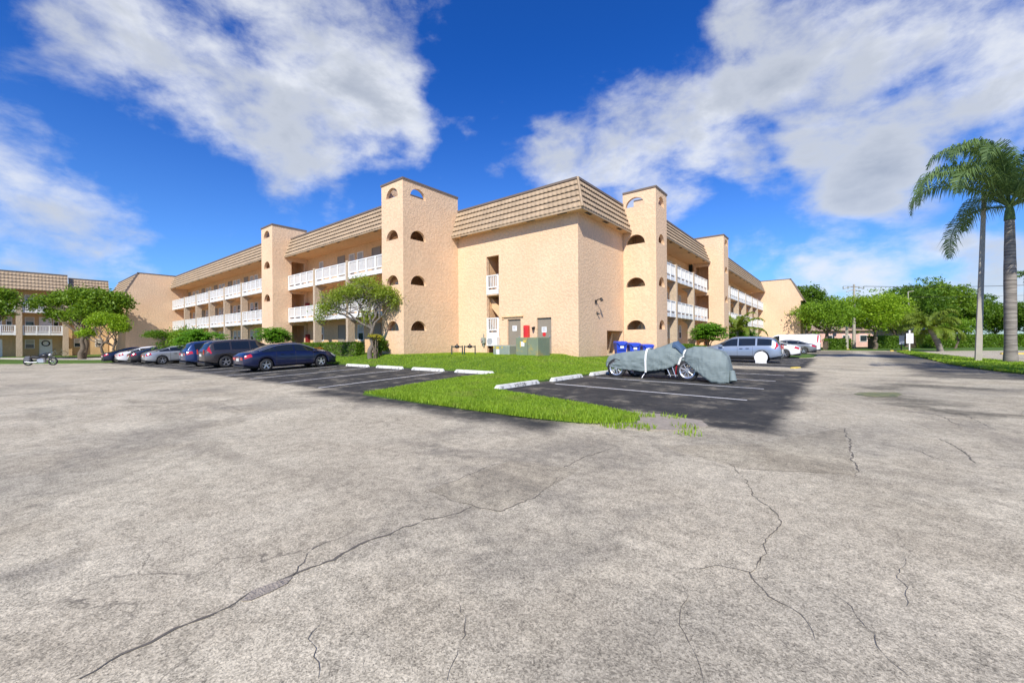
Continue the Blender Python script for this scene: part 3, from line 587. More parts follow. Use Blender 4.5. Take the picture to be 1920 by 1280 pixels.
def wing(parent, tf, u0, u1, oe, cols, oi, u_door, mirror=False, rails=True, recess=None, dk='door_grey', top=True):
    """open gallery wing: eave offset oe, inner wall offset oi"""
    orr = oe-.3                                    # railing / slab edge
    mb = MB(tf); mb.wall(u0, u1, -.4, ZT-.3, (), oi, oi-.2); mb.build('gallery_wall', M['smooth'], parent)
    for k, z_ in enumerate(FL):
        MB(tf).box(u0, u1, oi+.002, orr-.06 if k else orr+.1, z_-(.22 if k else .9), z_).build('gallery_floor', M['smooth'] if k else M['concrete'], parent)
    if top:
        MB(tf).box(u0, u1, oi+.002, oe-.03, ZS-.0, ZS+.08).build('soffit', M['smooth'], parent)
        f_ = MB(tf); f_.box(u0, u1, oe-.03, oe+.03, ZS-.09, ZS+.05); f_.build('fascia', M['tile'], parent)
        n = int((u1-u0)/2.3)
        for k in range(n): c = u0+(k+.5)*(u1-u0)/n; MB(tf).box(c-.2, c+.2, oe-.36, oe-.2, ZS-.012, ZS-.0).build('soffit_vent', M['vent'], parent)
        mb = MB(); cp = MB(); mansard(mb, tf, u0, u1, oe, oe-.55, cope=cp); mr = mb.build('mansard_roof', [M['tile'], M['coping']], parent); cp.build('coping', M['coping'], mr)
    for c in cols:
        m_ = MB(tf); m_.box(c-.13, c+.13, orr-.42, orr+.1, -.3, FL[2]+1.08)
        for z_ in FL[1:]: m_.add([(c-.128, orr-.42, z_-.22), (c+.128, orr-.42, z_-.22), (c+.128, orr-.42, z_-.62), (c-.128, orr-.42, z_-.62), (c-.128, orr-.95, z_-.22), (c+.128, orr-.95, z_-.22)], [(0, 1, 2, 3), (0, 4, 5, 1), (3, 2, 5, 4), (0, 3, 4), (1, 5, 2)])
        m_.build('column', M['tan'], parent)
    edges = [u0+.02]+[e_ for c in cols for e_ in (c-.13, c+.13)]+[u1-.02]
    for k in range(0, len(edges), 2):
        a, b = edges[k], edges[k+1]
        for z_ in FL[1:]: railing(parent, tf, a+.01, b-.01, orr, z_)
        s_ = b-a
        for fl, z_ in enumerate(FL):
            w_ = s_/4.6
            if not (recess and k == (0 if recess < 0 else len(edges)-2)):
                door(parent, tf, a+.55*w_, z_, oi, m=M[dk])
                window(parent, tf, a+2.0*w_+.2, a+2.75*w_+.25, z_+.9, z_+2.1, oi)
                window(parent, tf, a+3.4*w_, a+4.2*w_, z_+(.9 if fl != 1 else 1.0), z_+2.1, oi, blind=(k+fl) % 2 == 0)
            else:
                a2 = a if recess > 0 else a; window(parent, tf, a+(2.2 if recess < 0 else 1.2), a+(2.85 if recess < 0 else 1.85), z_+.9, z_+2.1, oi)
apt = thing('apartment_building', 'peach stucco three storey apartment building with tiled mansard roof and arched stair towers', 'building', (0, 0, 0))
TS = frame((1, 0), (0, -1), (0, 0))       # south side: u = x, offset o = -y
TE = frame((0, 1), (1, 0), (0, 0))        # east side: u = y, offset o = x
# corner block
b = MB(TS); holes = [rect(-6.63, -5.6, 4.58, 6.9), rect(-6.63, -5.6, .78, 4.42), rect(-2.74, -1.74, .76, 2.85), rect(-4.93, -3.92, .76, 2.85)]
b.wall(-9.2, 0, -.4, 10.2, holes, 0, -.25); b.build('wall', M['stucco'], apt)
b = MB(TE); b.wall(.25, 5.9, -.4, 10.2, [rect(3.46, 5.8, .1, 2.12)], 0, -.25); b.build('wall', M['stucco'], apt)
def ub(mb, x0, x1, y0, y1, z0, z1): mb.box(x0, x1, y0, y1, z0, z1)
b = MB()    # inside of the corner stair and floors behind the openings
ub(b, -6.9, -6.68, .26, 5, .2, 8); ub(b, -5.55, -5.35, .26, 5, .2, 8); ub(b, -6.68, -5.55, 4.9, 5.1, .2, 8); ub(b, -6.68, -5.55, .26, 4.9, 4.4, 4.56); ub(b, -6.68, -5.55, .26, 4.9, .55, .7); ub(b, -6.68, -5.55, .26, 4.9, 7.2, 7.4)
b.add([(-6.66, .5, 4.35), (-6.66, .5, 3.7), (-5.57, .5, 2.6), (-5.57, .5, 3.25), (-6.66, 1.6, 4.35), (-6.66, 1.6, 3.7), (-5.57, 1.6, 2.6), (-5.57, 1.6, 3.25)], [(0, 1, 2, 3), (7, 6, 5, 4), (0, 4, 5, 1), (2, 6, 7, 3), (1, 5, 6, 2), (0, 3, 7, 4)])
ub(b, -2.4, -.26, 3.2, 3.4, 0, 2.4); ub(b, -2.4, -.26, 5.85, 5.98, 0, 2.4); ub(b, -2.5, -2.4, 3.2, 5.98, 0, 2.4); ub(b, -2.5, -.26, 3.2, 5.98, 2.15, 2.35); ub(b, -2.5, -.26, 3.2, 5.98, -.1, .3)
b.build('stair_shaft', M['smooth'], apt)
b = MB(TS)
r1 = railing(apt, TS, -6.62, -5.61, -.02, 4.72); r2 = railing(apt, TS, -6.62, -5.61, -.02, 2.02)
MB(TS).box(-6.62, -5.61, -.06, .0, 1.35, 1.82).build('panel', M['white'], apt)
d1 = door(apt, TS, -4.86, .76, -.14, .88, 2.02); d2 = door(apt, TS, -2.68, .76, -.14, .88, 2.02)
M['signw'] = mat('sign_white', (.78, .78, .78), .5); M['signt'] = mat('sign_print', (.25, .27, .3), .6)
for d_, x, z_, red in ((d1, -4.46, 2.28, 0), (d2, -2.3, 2.15, 1)):
    p = MB(TS); p.box(x-.17, x+.17, -.108, -.102, z_-.14, z_+.18); so_ = p.build('notice', M['signw'], d_)
    t = MB(TS)
    for k in range(4): t.box(x-.12, x+.12-(k % 2)*.07, -.1015, -.0995, z_+.11-k*.06, z_+.135-k*.06)
    t.build('print', M['signt'], so_)
    if red:
        q_ = MB(TS); q_.wall(0, 0, 0, 0, (), -.1, -.106, outer=[(x+.12*math.cos(a), z_-.25+.12*math.sin(a)) for a in np.linspace(0, 6.28, 13)[:-1]]); q_.build('decal', M['red'], d_)
hb = MB(TS); hb.box(-5.34, -3.7, .002, .1, 2.98, 3.05); hb.box(-5.34, -5.2, .001, .05, 2.86, 2.98); hb.build('lintel', M['smooth'], apt)
# corner mansard
mb = MB(); cp = MB()
mansard(mb, TS, -9.18, .57, .57, .0, zb=8.5, e1=.57, cope=cp); mansard(mb, TE, -.57, 5.88, .57, .0, zb=8.5, e0=.57, cope=cp)
mr = mb.build('mansard_roof', [M['tile'], M['coping']], apt); cp.build('coping', M['coping'], mr)
hip = MB(); hip.tube([(.63, -.63, 8.46), (.04, -.04, 10.3)], .07, 6); hip.build('hip_cap', M['tile'], mr)
s_ = MB(); s_.box(-9.18, .54, -.54, -.002, 8.44, 8.52); s_.box(.002, .54, 0, 5.88, 8.44, 8.52); s_.build('soffit', M['smooth'], apt)
s_ = MB(); s_.box(-9.18, .6, -.6, -.54, 8.38, 8.5); s_.box(.54, .6, -.54, 5.88, 8.38, 8.5); s_.build('fascia', M['tile'], apt)
for x in (-8.3, -5.6, -2.9, -.8): MB().box(x-.3, x+.3, -.42, -.24, 8.428, 8.44).build('soffit_vent', M['vent'], apt)
for y in (.6, 2.7, 4.6): MB().box(.24, .42, y-.3, y+.3, 8.428, 8.44).build('soffit_vent', M['vent'], apt)
# towers
stair_tower(apt, TS, -11.35, -9.2, 4.5, 4.5, 11.2, arch_side=(1.13, .6))
stair_tower(apt, TS, -27.5, -25.3, 5.4, 2.8, 11.2, arch_side=None, opening=(1, 2.6, 1.5))
stair_tower(apt, TE, 5.92, 7.95, 2.15, 2.15, 11.0, arch_side=(1.33, .63), arch_front=(6.93, .55), sills=(2.2, 4.93, 7.66, 10.05))
stair_tower(apt, TE, 22.0, 24.0, 2.75, 2.6, 11.1, opening=(0, 2.45, 1.3))
# wings
wing(apt, TS, -25.28, -11.37, 4.45, (-20.7, -15.95), 2.6, 0, recess=-1)
wing(apt, TS, -57.2, -27.52, 5.35, (-51.6, -46.95, -42.3, -37.65, -33.0), 3.5, 0)
wing(apt, TE, 7.97, 21.98, 1.6, (12.6, 17.3), -.3, 0, recess=1)
wing(apt, TE, 24.02, 53.2, 2.2, (28.8, 33.5, 38.2, 42.9, 47.6), .3, 0)
# end blocks with gable profile
def gable(tf, o0, u0, u1, back, foot):
    # wall plane at u = u0; profile in (o, z)
    t2 = lambda a, d_, z: tf(u0+d_*(1 if u1 > u0 else -1)*-1, a, z)
    prof = [(back, -.4), (foot, -.4), (foot, 7.1), (foot+.38, 7.12), (foot-1.17, ZT), (back, ZT)]
    MB(t2).wall(0, 0, 0, 0, (), 0, -.3, outer=prof).build('wall', M['stucco'], apt)
    a, b_ = (u0, u1) if u0 < u1 else (u1, u0)
    ia, ib = (a, b_-.303) if u0 > u1 else (a+.303, b_)
    MB(tf).wall(ia, ib, -.4, 7.3, (), foot-.01, foot-.3).build('wall', M['smooth'], apt)
    mb = MB(); cp = MB(); mansard(mb, tf, a, b_, foot+.42, foot-1.15, zb=7.15, rows=8, cope=cp); r_ = mb.build('mansard_roof', [M['tile'], M['coping']], apt)
    u_ = u0; s2 = 1 if u1 < u0 else -1
    cp.box(0, 0, 0, 0, 0, 0); c2 = MB(tf); lo, hi = sorted((u_+s2*.04, u_-s2*.25)); c2.box(lo, hi, back, foot-1.1, ZT, ZT+.09)
    c2.tf = tf; c2.add([(lo, foot-1.15, ZT+.09), (hi, foot-1.15, ZT+.09), (hi, foot+.44, 7.2), (lo, foot+.44, 7.2), (lo, foot-1.2, ZT-.02), (hi, foot-1.2, ZT-.02), (hi, foot+.36, 7.13), (lo, foot+.36, 7.13)], [(0, 1, 2, 3), (7, 6, 5, 4), (0, 4, 5, 1), (2, 6, 7, 3), (1, 5, 6, 2), (0, 3, 7, 4)])
    cp.build('coping', M['coping'], r_); c2.build('verge_trim', M['coping'], r_)
gable(TS, 0, -57.3, -70, 3.4, 9.6)
gable(TE, 0, 53.3, 66, .2, 6.6)
# unseen roof plates and rear walls, added to close off light inside
b = MB(); b.box(-70, -9.4, -3.3, 9, 10.0, 10.15); b.box(-9.39, -.3, .3, 9, 10.0, 10.15); b.box(-10, -.28, 9, 66, 10.0, 10.149); b.box(-70, -10, 8.8, 9, -.4, 9.98); b.box(-10.2, -10, 9, 66, -.4, 9.98); b.box(-69.9, -57.6, -8, -3.31, 10.0, 10.15); b.box(-.27, 5, 53.7, 66, 10.0, 10.15)
b.build('roof_deck', M['concrete'], apt)
# gallery fire cabinets near tower
for (x, y, z_, lab) in ((-24.95, -2.75, 1.9, 'ground'), (-24.95, -2.75, 4.6, 'middle'), (-24.95, -2.75, 7.3, 'top')):
    o = thing('fire_extinguisher_cabinet', 'dark red extinguisher cabinet on the %s floor beside the second stair tower' % lab, 'fire cabinet', (x, y, z_), 0, 'gallery fire cabinets')
    MB().bbox(-.16, .16, -.14, .14, -.35, .35).build('cabinet', mat('cabinet_red', (.22, .02, .02), .4) if 'cr' not in M else M['cr'], o, False)
    o.scale = (1, 1, 1)
# ------------------------------------------------ second building on the left
lb = thing('apartment_building', 'tan balconied apartment building at the left edge behind the trees', 'building', (-68, -14, 0))
TL = frame((0, 1), (1, 0), (-68, 0))
b = MB(TL); b.wall(-45, -9.7, -.6, 8.4, (), -1.5, -1.8); b.build('wall', M['tan2'], lb)
b = MB(TL); b.wall(-13.5, -9.7, -.6, 8.0, (), -.9, -1.2); b.wall(-9.69, 8, -.6, 4.2, (), -1.0, -1.3); b.build('wall', M['tan2'], lb)
for z_ in (2.95, 5.75): MB(TL).box(-45, -13.9, -1.49, .0, z_-.25, z_).build('balcony_floor', M['tan2'], lb)
MB(TL).box(-45, -9.7, -1.49, .5, 8.3, 8.4).build('soffit', M['tan2'], lb)
mb = MB(); cp = MB(); mansard(mb, TL, -45, -13.6, .6, -.1, zb=8.35, zt=10.6, cope=cp); mansard(mb, TL, -13.5, -9.7, .2, -.5, zb=8.3, zt=10.3, cope=cp); r_ = mb.build('mansard_roof', [M['tile'], M['coping']], lb); cp.build('coping', M['coping'], r_)
lc = [-41, -37, -33.2, -29.4, -25.6, -21.8, -17.7, -13.8]
for c in lc: MB(TL).box(c-.25, c+.25, -.45, .15, -.5, 7.1).build('column', M['tan'], lb)
for a, c in zip(lc, lc[1:]):
    for z_ in (2.95, 5.75): railing(lb, TL, a+.26, c-.26, 0., z_)
    for z_ in (.1, 2.95, 5.75):
        door(lb, TL, a+1.75, z_, -1.49, m=M['white'] if z_ < 4 else M['door_dark'], wd=1.0)
        window(lb, TL, a+.5, a+1.3, z_+.95, z_+2.1, -1.49)
        if z_ > .5 and (int(a)+int(z_)) % 2: window(lb, TL, c-1.0, c-.5, z_+.95, z_+2.1, -1.49)
for u in (-13.0, -11.0): window(lb, TL, u, u+.75, 1.2, 2.3, -.89)
b = MB(); b.box(-84, -69.7, -45, -9.7, 8.6, 8.8); b.box(-84, -83.8, -45, -9.7, -.4, 8.6); b.box(-83.8, -69.9, -9.9, -9.7, -.4, 8.59); b.build('roof_deck', M['concrete'], lb)
wr = MB(); wr.tube([(-69.42, -15.45+.33*math.cos(a), 1.7+.33*math.sin(a)) for a in np.linspace(0, 6.3, 14)], .07, 6)
tag(wr.build('wreath', M['vent'], None), 'dark round wreath hanging on the white ground floor door', 'wreath')
# ------------------------------------------------ wall-mounted things
o = thing('air_conditioner', 'white split air conditioner unit on the wall below the stair railing', 'air conditioner', (-5.93, -.2, 1.24))
MB().bbox(-.42, .42, -.18, .16, 0, .56, .02).build('casing', M['white'], o, False)
fm = MB()
for k in range(9): z_ = .08+k*.045; h_ = math.sqrt(max(0, .22**2-(z_-.27)**2)); fm.box(-.13-h_, -.13+h_, -.19, -.182, z_, z_+.022)
fm.build('fan_grille', M['signt'], o, False)
MB().box(-.35, -.3, -.1, .16, -.16, 0).box(.3, .35, -.1, .16, -.16, 0).build('bracket', M['blackm'], o, False)
MB().tube([(.1, -.05, 0), (.2, -.06, -.12), (.36, -.05, -.38), (.5, 0, -.5), (.56, .1, -.44), (.52, .12, -.1), (.44, .05, .15)], .022, 6).build('hose', M['fascia'], o, False)
o = thing('electric_meter', 'small grey electric meter and junction box left of the air conditioner', 'meter', (-6.85, -.1, 1.4))
MB().bbox(-.14, .14, -.1, .095, 0, .36, .02).build('box', M['grey_box'], o, False); MB().tube([(-.02, -.1, .2), (-.02, -.17, .2)], .09, 10).build('meter_dial', M['chrome'], o, False); MB().tube([(0, 0, .36), (0, .02, .62)], .025, 6).tube([(0, .0, 0), (0, .03, -.2)], .06, 6).build('conduit', M['grey_box'], o, False)
o = thing('fire_hose_cabinet', 'bright red fire extinguisher box on the wall between the two taupe doors', 'fire cabinet', (-3.4, -.14, 1.72))
MB().bbox(-.15, .17, -.12, .135, .0, .72, .03).build('cabinet', M['red'], o, False); MB().box(-.12, .12, -.05, .13, -.1, 0).build('base', M['door_grey'], o, False); MB().box(-.11, -.02, -.128, -.121, .12, .6).build('window', M['redlens'], o, False)
o = thing('wall_light', 'small dark lantern on the wall left of the right taupe door', 'wall light', (-2.9, -.1, 2.15)); MB().tube([(0, -.06, 0), (0, -.06, .16)], [.05, .09], 8).build('lamp_shade', M['blackm'], o, False); MB().box(-.04, .04, -.04, .1, .1, .2).build('bracket', M['blackm'], o, False)
o = thing('wall_light', 'floodlight on a bracket on the right wall of the corner block', 'wall light', (0, 2.0, 3.75))
MB().tube([(0.0, 0, 0), (.12, -.0, .12), (.34, -.02, .14)], .03, 8).build('arm', M['blackm'], o, False); MB().tube([(.34, -.02, .2), (.42, -.02, .02)], [.05, .10], 8).build('lamp_shade', M['blackm'], o, False); MB().box(0.001, .05, -.1, .1, -.1, .1).build('bracket', M['blackm'], o, False)
o = thing('wall_light', 'lower spotlight with conduit on the right wall of the corner block', 'wall light', (0, 2.15, 3.1)); MB().tube([(0, 0, 0), (.15, .05, -.05)], .05, 8).build('lamp_shade', M['blackm'], o, False); MB().box(0.001, .04, -.06, .06, -.06, .08).build('bracket', M['blackm'], o, False)
o = thing('wooden_board', 'plywood board leaning inside the ground floor opening behind the blue bins', 'board', (.25, 5.0, .3)); MB().add([(-.9, -.45, 0), (-.9, -.2, 0), (-.9, .75, 1.7), (-.9, .5, 1.75), (-.87, -.45, 0), (-.87, -.2, 0), (-.87, .75, 1.7), (-.87, .5, 1.75)], [(0, 1, 2, 3), (7, 6, 5, 4), (0, 4, 5, 1), (1, 5, 6, 2), (2, 6, 7, 3), (3, 7, 4, 0)]).build('panel', M['wood'], o, False)
# transformers
x, y = -1.45, -2.1; z_ = g(x, y)
o = thing('transformer', 'large olive green transformer box with rust stains in front of the right door', 'transformer', (x, y, z_-.02))
MB().bbox(-.78, .62, -.55, .55, 0, 1.0, .02).build('housing', M['green_box'], o, False); MB().box(-.82, .66, -.6, .6, -.05, .03).build('base', M['concrete'], o, False); MB().box(-.48, -.22, -.556, -.551, .55, .78).build('label_sticker', M['signw'], o, False); MB().box(-.30, -.12, -.557, -.552, .74, .86).box(-.5, -.44, -.557, -.552, .5, .8).build('warning_sticker', M['yellow'], o, False)
MB().box(-.14, .02, -.56, -.551, .0, .09).build('latch', M['black'], o, False); MB().box(-.012, .004, -.5555, -.5505, .1, .98).build('seam', M['vent'], o, False)
x, y = -3.55, -1.9; z_ = g(x, y)
o = thing('utility_cabinet', 'low grey green utility cabinet with yellow stickers left of the transformer', 'cabinet', (x, y, z_))
MB().bbox(-.55, .62, -.45, .45, 0, .58, .05).build('housing', M['grey_box'], o, False); MB().box(-.28, -.06, -.456, -.451, .08, .36).build('label_sticker', M['signw'], o, False); MB().box(-.3, -.08, -.457, -.452, .37, .5).box(-.5, -.42, -.457, -.452, .42, .52).box(.1, .18, -.457, -.452, .42, .5).build('warning_sticker', M['yellow'], o, False)
MB().box(-.6, .66, -.5, .5, -.1, .03).build('base', M['black'], o, False)
# backflow pipe rack
x, y = -5.6, -3.05; z_ = g(x, y)
o = thing('backflow_preventer', 'dark green twin water pipe loops standing in the lawn by the left wall', 'pipework', (x, y, z_-.05), math.radians(38))
for k in (0, 1):
    p = MB(); q_ = k*.72-.72
    p.tube([(q_, 0, 0), (q_, 0, .62)], .035, 8).tube([(q_+.6, 0, 0), (q_+.6, 0, .62)], .035, 8).tube([(q_, 0, .56), (q_+.6, 0, .56)], .035, 8).build('pipe', M['pipe'], o, False)
    MB().tube([(q_+.17, 0, .56), (q_+.24, 0, .56), (q_+.36, 0, .56), (q_+.43, 0, .56)], [.05, .09, .09, .05], 8).tube([(q_+.3, 0, .5), (q_+.3, 0, .72)], .035, 6).build('valve', M['blackm'], o, False)
# bins
def bin_at(x, y, rz, lab, first=None):
    z_ = g(x, y)
    if first:
        o = copy_tree(first); o.location = (x, y, z_); o.rotation_euler.z = rz; o['label'] = lab; return o
    o = thing('wheeled_bin', lab, 'bin', (x, y, z_), rz, 'blue wheeled bins')
    b = MB(); w0, w1 = .23, .31
    b.add([(-w0, -.25, .08), (w0, -.25, .08), (w0, .28, .08), (-w0, .28, .08), (-w1, -.36, .95), (w1, -.36, .95), (w1, .36, .95), (-w1, .36, .95)], [(0, 3, 2, 1), (0, 1, 5, 4), (1, 2, 6, 5), (2, 3, 7, 6), (3, 0, 4, 7), (4, 5, 6, 7)])
    b.box(-.2, .2, -.37, -.33, .55, .62); b.box(-.12, .12, -.335, -.29, .2, .42); b.box(-w1-.02, w1+.02, -.38, .38, .9, .95); b.build('body', M['bin'], o, False, bevel=.015)
    l_ = MB(); l_.add([(-.34, -.42, .955), (.34, -.42, .955), (.34, .36, .965), (-.34, .36, .965), (-.27, -.36, 1.03), (.27, -.36, 1.03), (.3, .3, 1.06), (-.3, .3, 1.06)], [(0, 3, 2, 1), (4, 5, 6, 7), (0, 1, 5, 4), (1, 2, 6, 5), (2, 3, 7, 6), (3, 0, 4, 7)])
    l_.add([(-.26, -.425, .95), (-.16, -.425, .82), (.16, -.425, .82), (.26, -.425, .95), (-.26, -.36, .95), (-.16, -.36, .82), (.16, -.36, .82), (.26, -.36, .95)], [(0, 1, 2, 3), (7, 6, 5, 4), (0, 4, 5, 1), (1, 5, 6, 2), (2, 6, 7, 3)]); l_.build('lid', M['bin'], o, False, bevel=.012)
    for s_ in (-1, 1): MB().tube([(s_*.24, .3, .12), (s_*.3, .3, .12)], .12, 14).build('wheel', M['black'], o, False)
    MB().tube([(-.25, .42, .98), (.25, .42, .98)], .02, 6).build('handle', M['bin'], o, False)
    MB().box(-.1, .1, -.385, -.375, .66, .78).build('emblem', M['signw'], o, False); return o
RB = math.radians(62)
RB = math.atan2(RV[1], RV[0])
bn = bin_at(*PD(1163, 23.8), RB, 'leftmost of the three blue wheeled bins, in front of the ground floor opening')
bin_at(*PD(1187.5, 23.8), RB, 'middle blue bin of the three behind the covered motorcycle', bn); bin_at(*PD(1212, 23.8), RB, 'rightmost of the three blue wheeled bins, before the right stair tower', bn)
# ================================================================== VEHICLES
def car(name, label, cat, loc, rz, paint, Ln, W, zr, zb, wr, wheels, R=.33, side_win=(), wind=(.6, 1.3), rear=None, tail='low', sill=.26, group='parked cars', clad=False, spokes=5, wcover=False, chrome=False):
    ro = thing(name, label, cat, loc, rz, group); H = Ln/2
    xs = sorted(set(list(np.round(np.linspace(-H, H, 110), 3)))); xs = np.array(xs)
    def tabf(t, sm=.09):
        a = np.array([p[0] for p in t]); b = np.array([p[1] for p in t])
        return lambda x: (np.interp(x-sm, a, b)+2*np.interp(x, a, b)+np.interp(x+sm, a, b))/4
    fzr, fzb, fwr = tabf(zr), tabf(zb, .15), tabf(wr, .12)
    def hw(x): t = max(0, (abs(x)-(H-.65))/.65); return W/2*(1-.17*t**2.6)
    def zlow(x):
        z_ = sill+.10*max(0, (abs(x)-(H-.45))/.45)
        for xw in wheels:
            d = abs(x-xw); Ra = R+.055
            if d < Ra: z_ = max(z_, R-.02+math.sqrt(Ra*Ra-d*d))
        return z_
    def S(x, v, off=0.):
        x = float(x); a = hw(x); r_ = float(fzr(x)); bz = float(fzb(x)); wt = min(float(fwr(x)), a-.03); zl = zlow(x); bz = min(bz, r_-.05); zl = min(zl, bz-.12)
        zm = max(zl+.05, bz*.62+zl*.0)
        if zm > bz-.1: zm = bz-.1
        K = [(0, r_), (wt*.55, r_-.008), (wt*.86, r_-.028), (wt, r_-.065), (a-.045, bz), (a-.005, bz-.08), (a+.008, zm), (a-.012, zl+.02), (a-.035, zl), (a-.24, zl)]
        i = min(int(v), len(K)-2); t = v-i; y = K[i][0]+(K[i+1][0]-K[i][0])*t; z_ = K[i][1]+(K[i+1][1]-K[i][1])*t
        if off:
            dy = K[i+1][0]-K[i][0]; dz = K[i+1][1]-K[i][1]; l_ = math.hypot(dy, dz) or 1; y += -dz/l_*off; z_ += dy/l_*off
            if x < -.01 and rear is not None and v < 3: pass
        return y, z_
    vv = [0, 1, 2, 3, 3.33, 3.66, 4, 5, 5.5, 6, 6.5, 7, 8, 9]; mb = MB(); rows = []
    ext = [(-H-.045, .90, .55), (-H-.02, .96, .25)]
    secs = []
    zc = lambda x: (fzr(x)+zlow(x))/2
    def section(x, sx_=1., ks=0.):
        pts = [S(x, v) for v in vv]; c = .62
        return [(y*sx_, z_+(c-z_)*ks) for y, z_ in pts]
    secs.append((-H-.05, section(-H, .88, .18))); secs.append((-H-.03, section(-H, .96, .06)))
    for x in xs: secs.append((x, section(x)))
    secs.append((H+.03, section(H, .95, .08))); secs.append((H+.06, section(H, .84, .25)))
    nV = len(vv); vs = []; fs = []
    for x, pts in secs:
        for y, z_ in pts: vs.append((x, y, z_))
        for y, z_ in pts[1:]: vs.append((x, -y, z_))
    st = 2*nV-1
    idx = lambda s_, j: s_*st+j; idm = lambda s_, j: s_*st+(0 if j == 0 else nV-1+j)
    for s_ in range(len(secs)-1):
        for j in range(nV-1):
            fs.append((idx(s_, j), idx(s_, j+1), idx(s_+1, j+1), idx(s_+1, j))); fs.append((idm(s_, j+1), idm(s_, j), idm(s_+1, j), idm(s_+1, j+1)))
    for s_ in (0, len(secs)-1):
        for j in range(nV-1): fs.append((idx(s_, j), idx(s_, j+1), idm(s_, j+1), idm(s_, j)) if j else (idx(s_, 0), idx(s_, 1), idm(s_, 1)))
    mb.add(vs, fs, 0, True); body = mb.build('body', paint, ro, False, True)
    def patch(name, xa, xb, va, vb, m, parent, off=.006, slant=(0, 0), n=14, nv=6, sides=(1, -1), join=True, keep=True):
        out = MB()
        for s_ in sides:
            vs = []; fs = []
            for i in range(n+1):
                for j in range(nv+1):
                    v = va+(vb-va)*j/nv; q_ = j/nv; x0 = xa+slant[0]*q_; x1 = xb+slant[1]*q_; x = x0+(x1-x0)*i/n
                    y, z_ = S(x, v, off); vs.append((x, y*s_, z_))
            for i in range(n):
                for j in range(nv): a = i*(nv+1)+j; fs.append((a, a+1, a+nv+2, a+nv+1))
            out.add(vs, fs, 0, True)
            if not join: out.build(name, m, parent, False); out = MB()
        return out.build(name, m, parent, False) if join else None
    # glass
    for (xa, xb, sl) in side_win: patch('side_window', xa, xb, 3.12, 3.9, M['cglass'], body, .007, sl, join=False)
    def strip(name, xa, xb, m):
        vs = []; fs = []; n = 12; ys_ = [-1, -.6, -.2, .2, .6, 1]
        for i in range(n+1):
            x = xa+(xb-xa)*i/n
            for q_ in ys_:
                v = abs(q_)*2.75; y, z_ = S(x, v); vs.append((x, y*(1 if q_ > 0 else -1), z_+.009))
        for i in range(n):
            for j in range(5): a = i*6+j; fs.append((a, a+1, a+7, a+6))
        return MB().add(vs, fs, 0, True).build(name, m, body, False)
    strip('windscreen', wind[0], wind[1], M['cglass'])
    if rear: strip('rear_window', rear[0], rear[1], M['cglass'])
    # seams, handles
    sm = MB()
    for s_ in (1, -1):
        for x in (side_win[0][0]-.02 if False else wheels[0]+.48, .05, wheels[1]-.45):
            for v0, v1 in ((4.0, 6.9),):
                pv = [S(x, v0+(v1-v0)*k/8, .004) for k in range(9)]
                vs = [(x+e_, y*s_, z_) for (y, z_) in pv for e_ in (-.006, .006)]; sm.add(vs, [(2*k, 2*k+1, 2*k+3, 2*k+2) for k in range(8)])
    sm.build('door_seam', M['vent'], body, False)
    for s_ in (1, -1):
        for x in (.18-.35, wheels[0]+.62+.15):
            y, z_ = S(x, 5.1, .02); MB().box(x-.09, x+.09, *(sorted((y*s_-.02, y*s_+.02))), z_-.015, z_+.015).build('door_handle', paint if not clad else M['blackm'], body, False)
        x = wind[1]-.28; y, z_ = S(x, 4.0); MB().bbox(x-.1, x+.1, *(sorted(((y+.02)*s_, (y+.2)*s_))), z_-.0, z_+.15, .03).build('mirror', paint, ro, False)
    if chrome:
        for s_ in (1, -1):
            xa, xb = side_win[0][0]-.1, side_win[-1][1]+.02; pt = [S(xa+(xb-xa)*k/20, 3.08, .012) for k in range(21)]; MB().tube([(xa+(xb-xa)*k/20, pt[k][0]*s_, pt[k][1]) for k in range(21)], .02, 4).build('chrome_trim', M['chrome'], body, False)
    # lower bumper, underbody
    u = MB(); u.box(-H+.15, H-.15, -W/2+.26, W/2-.26, .2, .62); u.build('underbody', M['black'], ro, False)
    for s_ in (-1, 1):
        y, z_ = S(s_*(H-.01), 8); x0, x1 = sorted((s_*(H-.35), s_*(H+.055)))
        MB().bbox(x0, x1, -y+.04, y-.04, .2, .36+.03*clad, .03).build('bumper', M['blackm'], ro, False)
    if clad:
        cl = MB()
        for s_ in (1, -1):
            y = W/2; cl.box(wheels[0]+R+.1, wheels[1]-R-.1, *(sorted((s_*(y-.06), s_*(y+.02)))), sill-.03, sill+.12)
        cl.build('sill_trim', M['blackm'], ro, False)
    # lights
    if tail == 'tall': patch('tail_light', -H+.05, -H+.2, 3.0, 5.2, M['redlens'], body, .012, (.16, .08), 6, 10, join=False); 
    else: patch('tail_light', -H-.0, -H+.26, 4.05, 5.3, M['redlens'], body, .012, (0, .05), 8, 6, join=False)
    y0, zt_ = S(-H, 4.6)
    for s_ in (1, -1):
        zc_ = float(fzb(-H))-.1; tb = MB(); a, b_ = sorted((s_*(y0*.45), s_*(y0*.86)))
        if tail != 'tall': tb.bbox(-H-.062, -H-.03, a, b_, zc_-.09, zc_+.04, .01)
        else: a, b_ = sorted((s_*(y0*.72), s_*(y0*.88))); tb.bbox(-H-.07, -H-.02, a, b_, zc_-.02, zc_+.26, .01)
        tb.build('tail_light', M['redlens'], body, False)
    patch('headlight', H-.36, H-.02, 3.9, 5.0, M['clearlens'], body, .01, (.05, 0), 8, 5, join=False)
    zp = float(fzb(-H))-.17; MB().box(-H-.066, -H-.05, -.17, .17, zp-.07, zp+.07).build('number_plate', M['plate'], body, False)
    MB().box(H+.04, H+.07, -.45, .45, .45, .62).build('grille', M['black'], body, False)
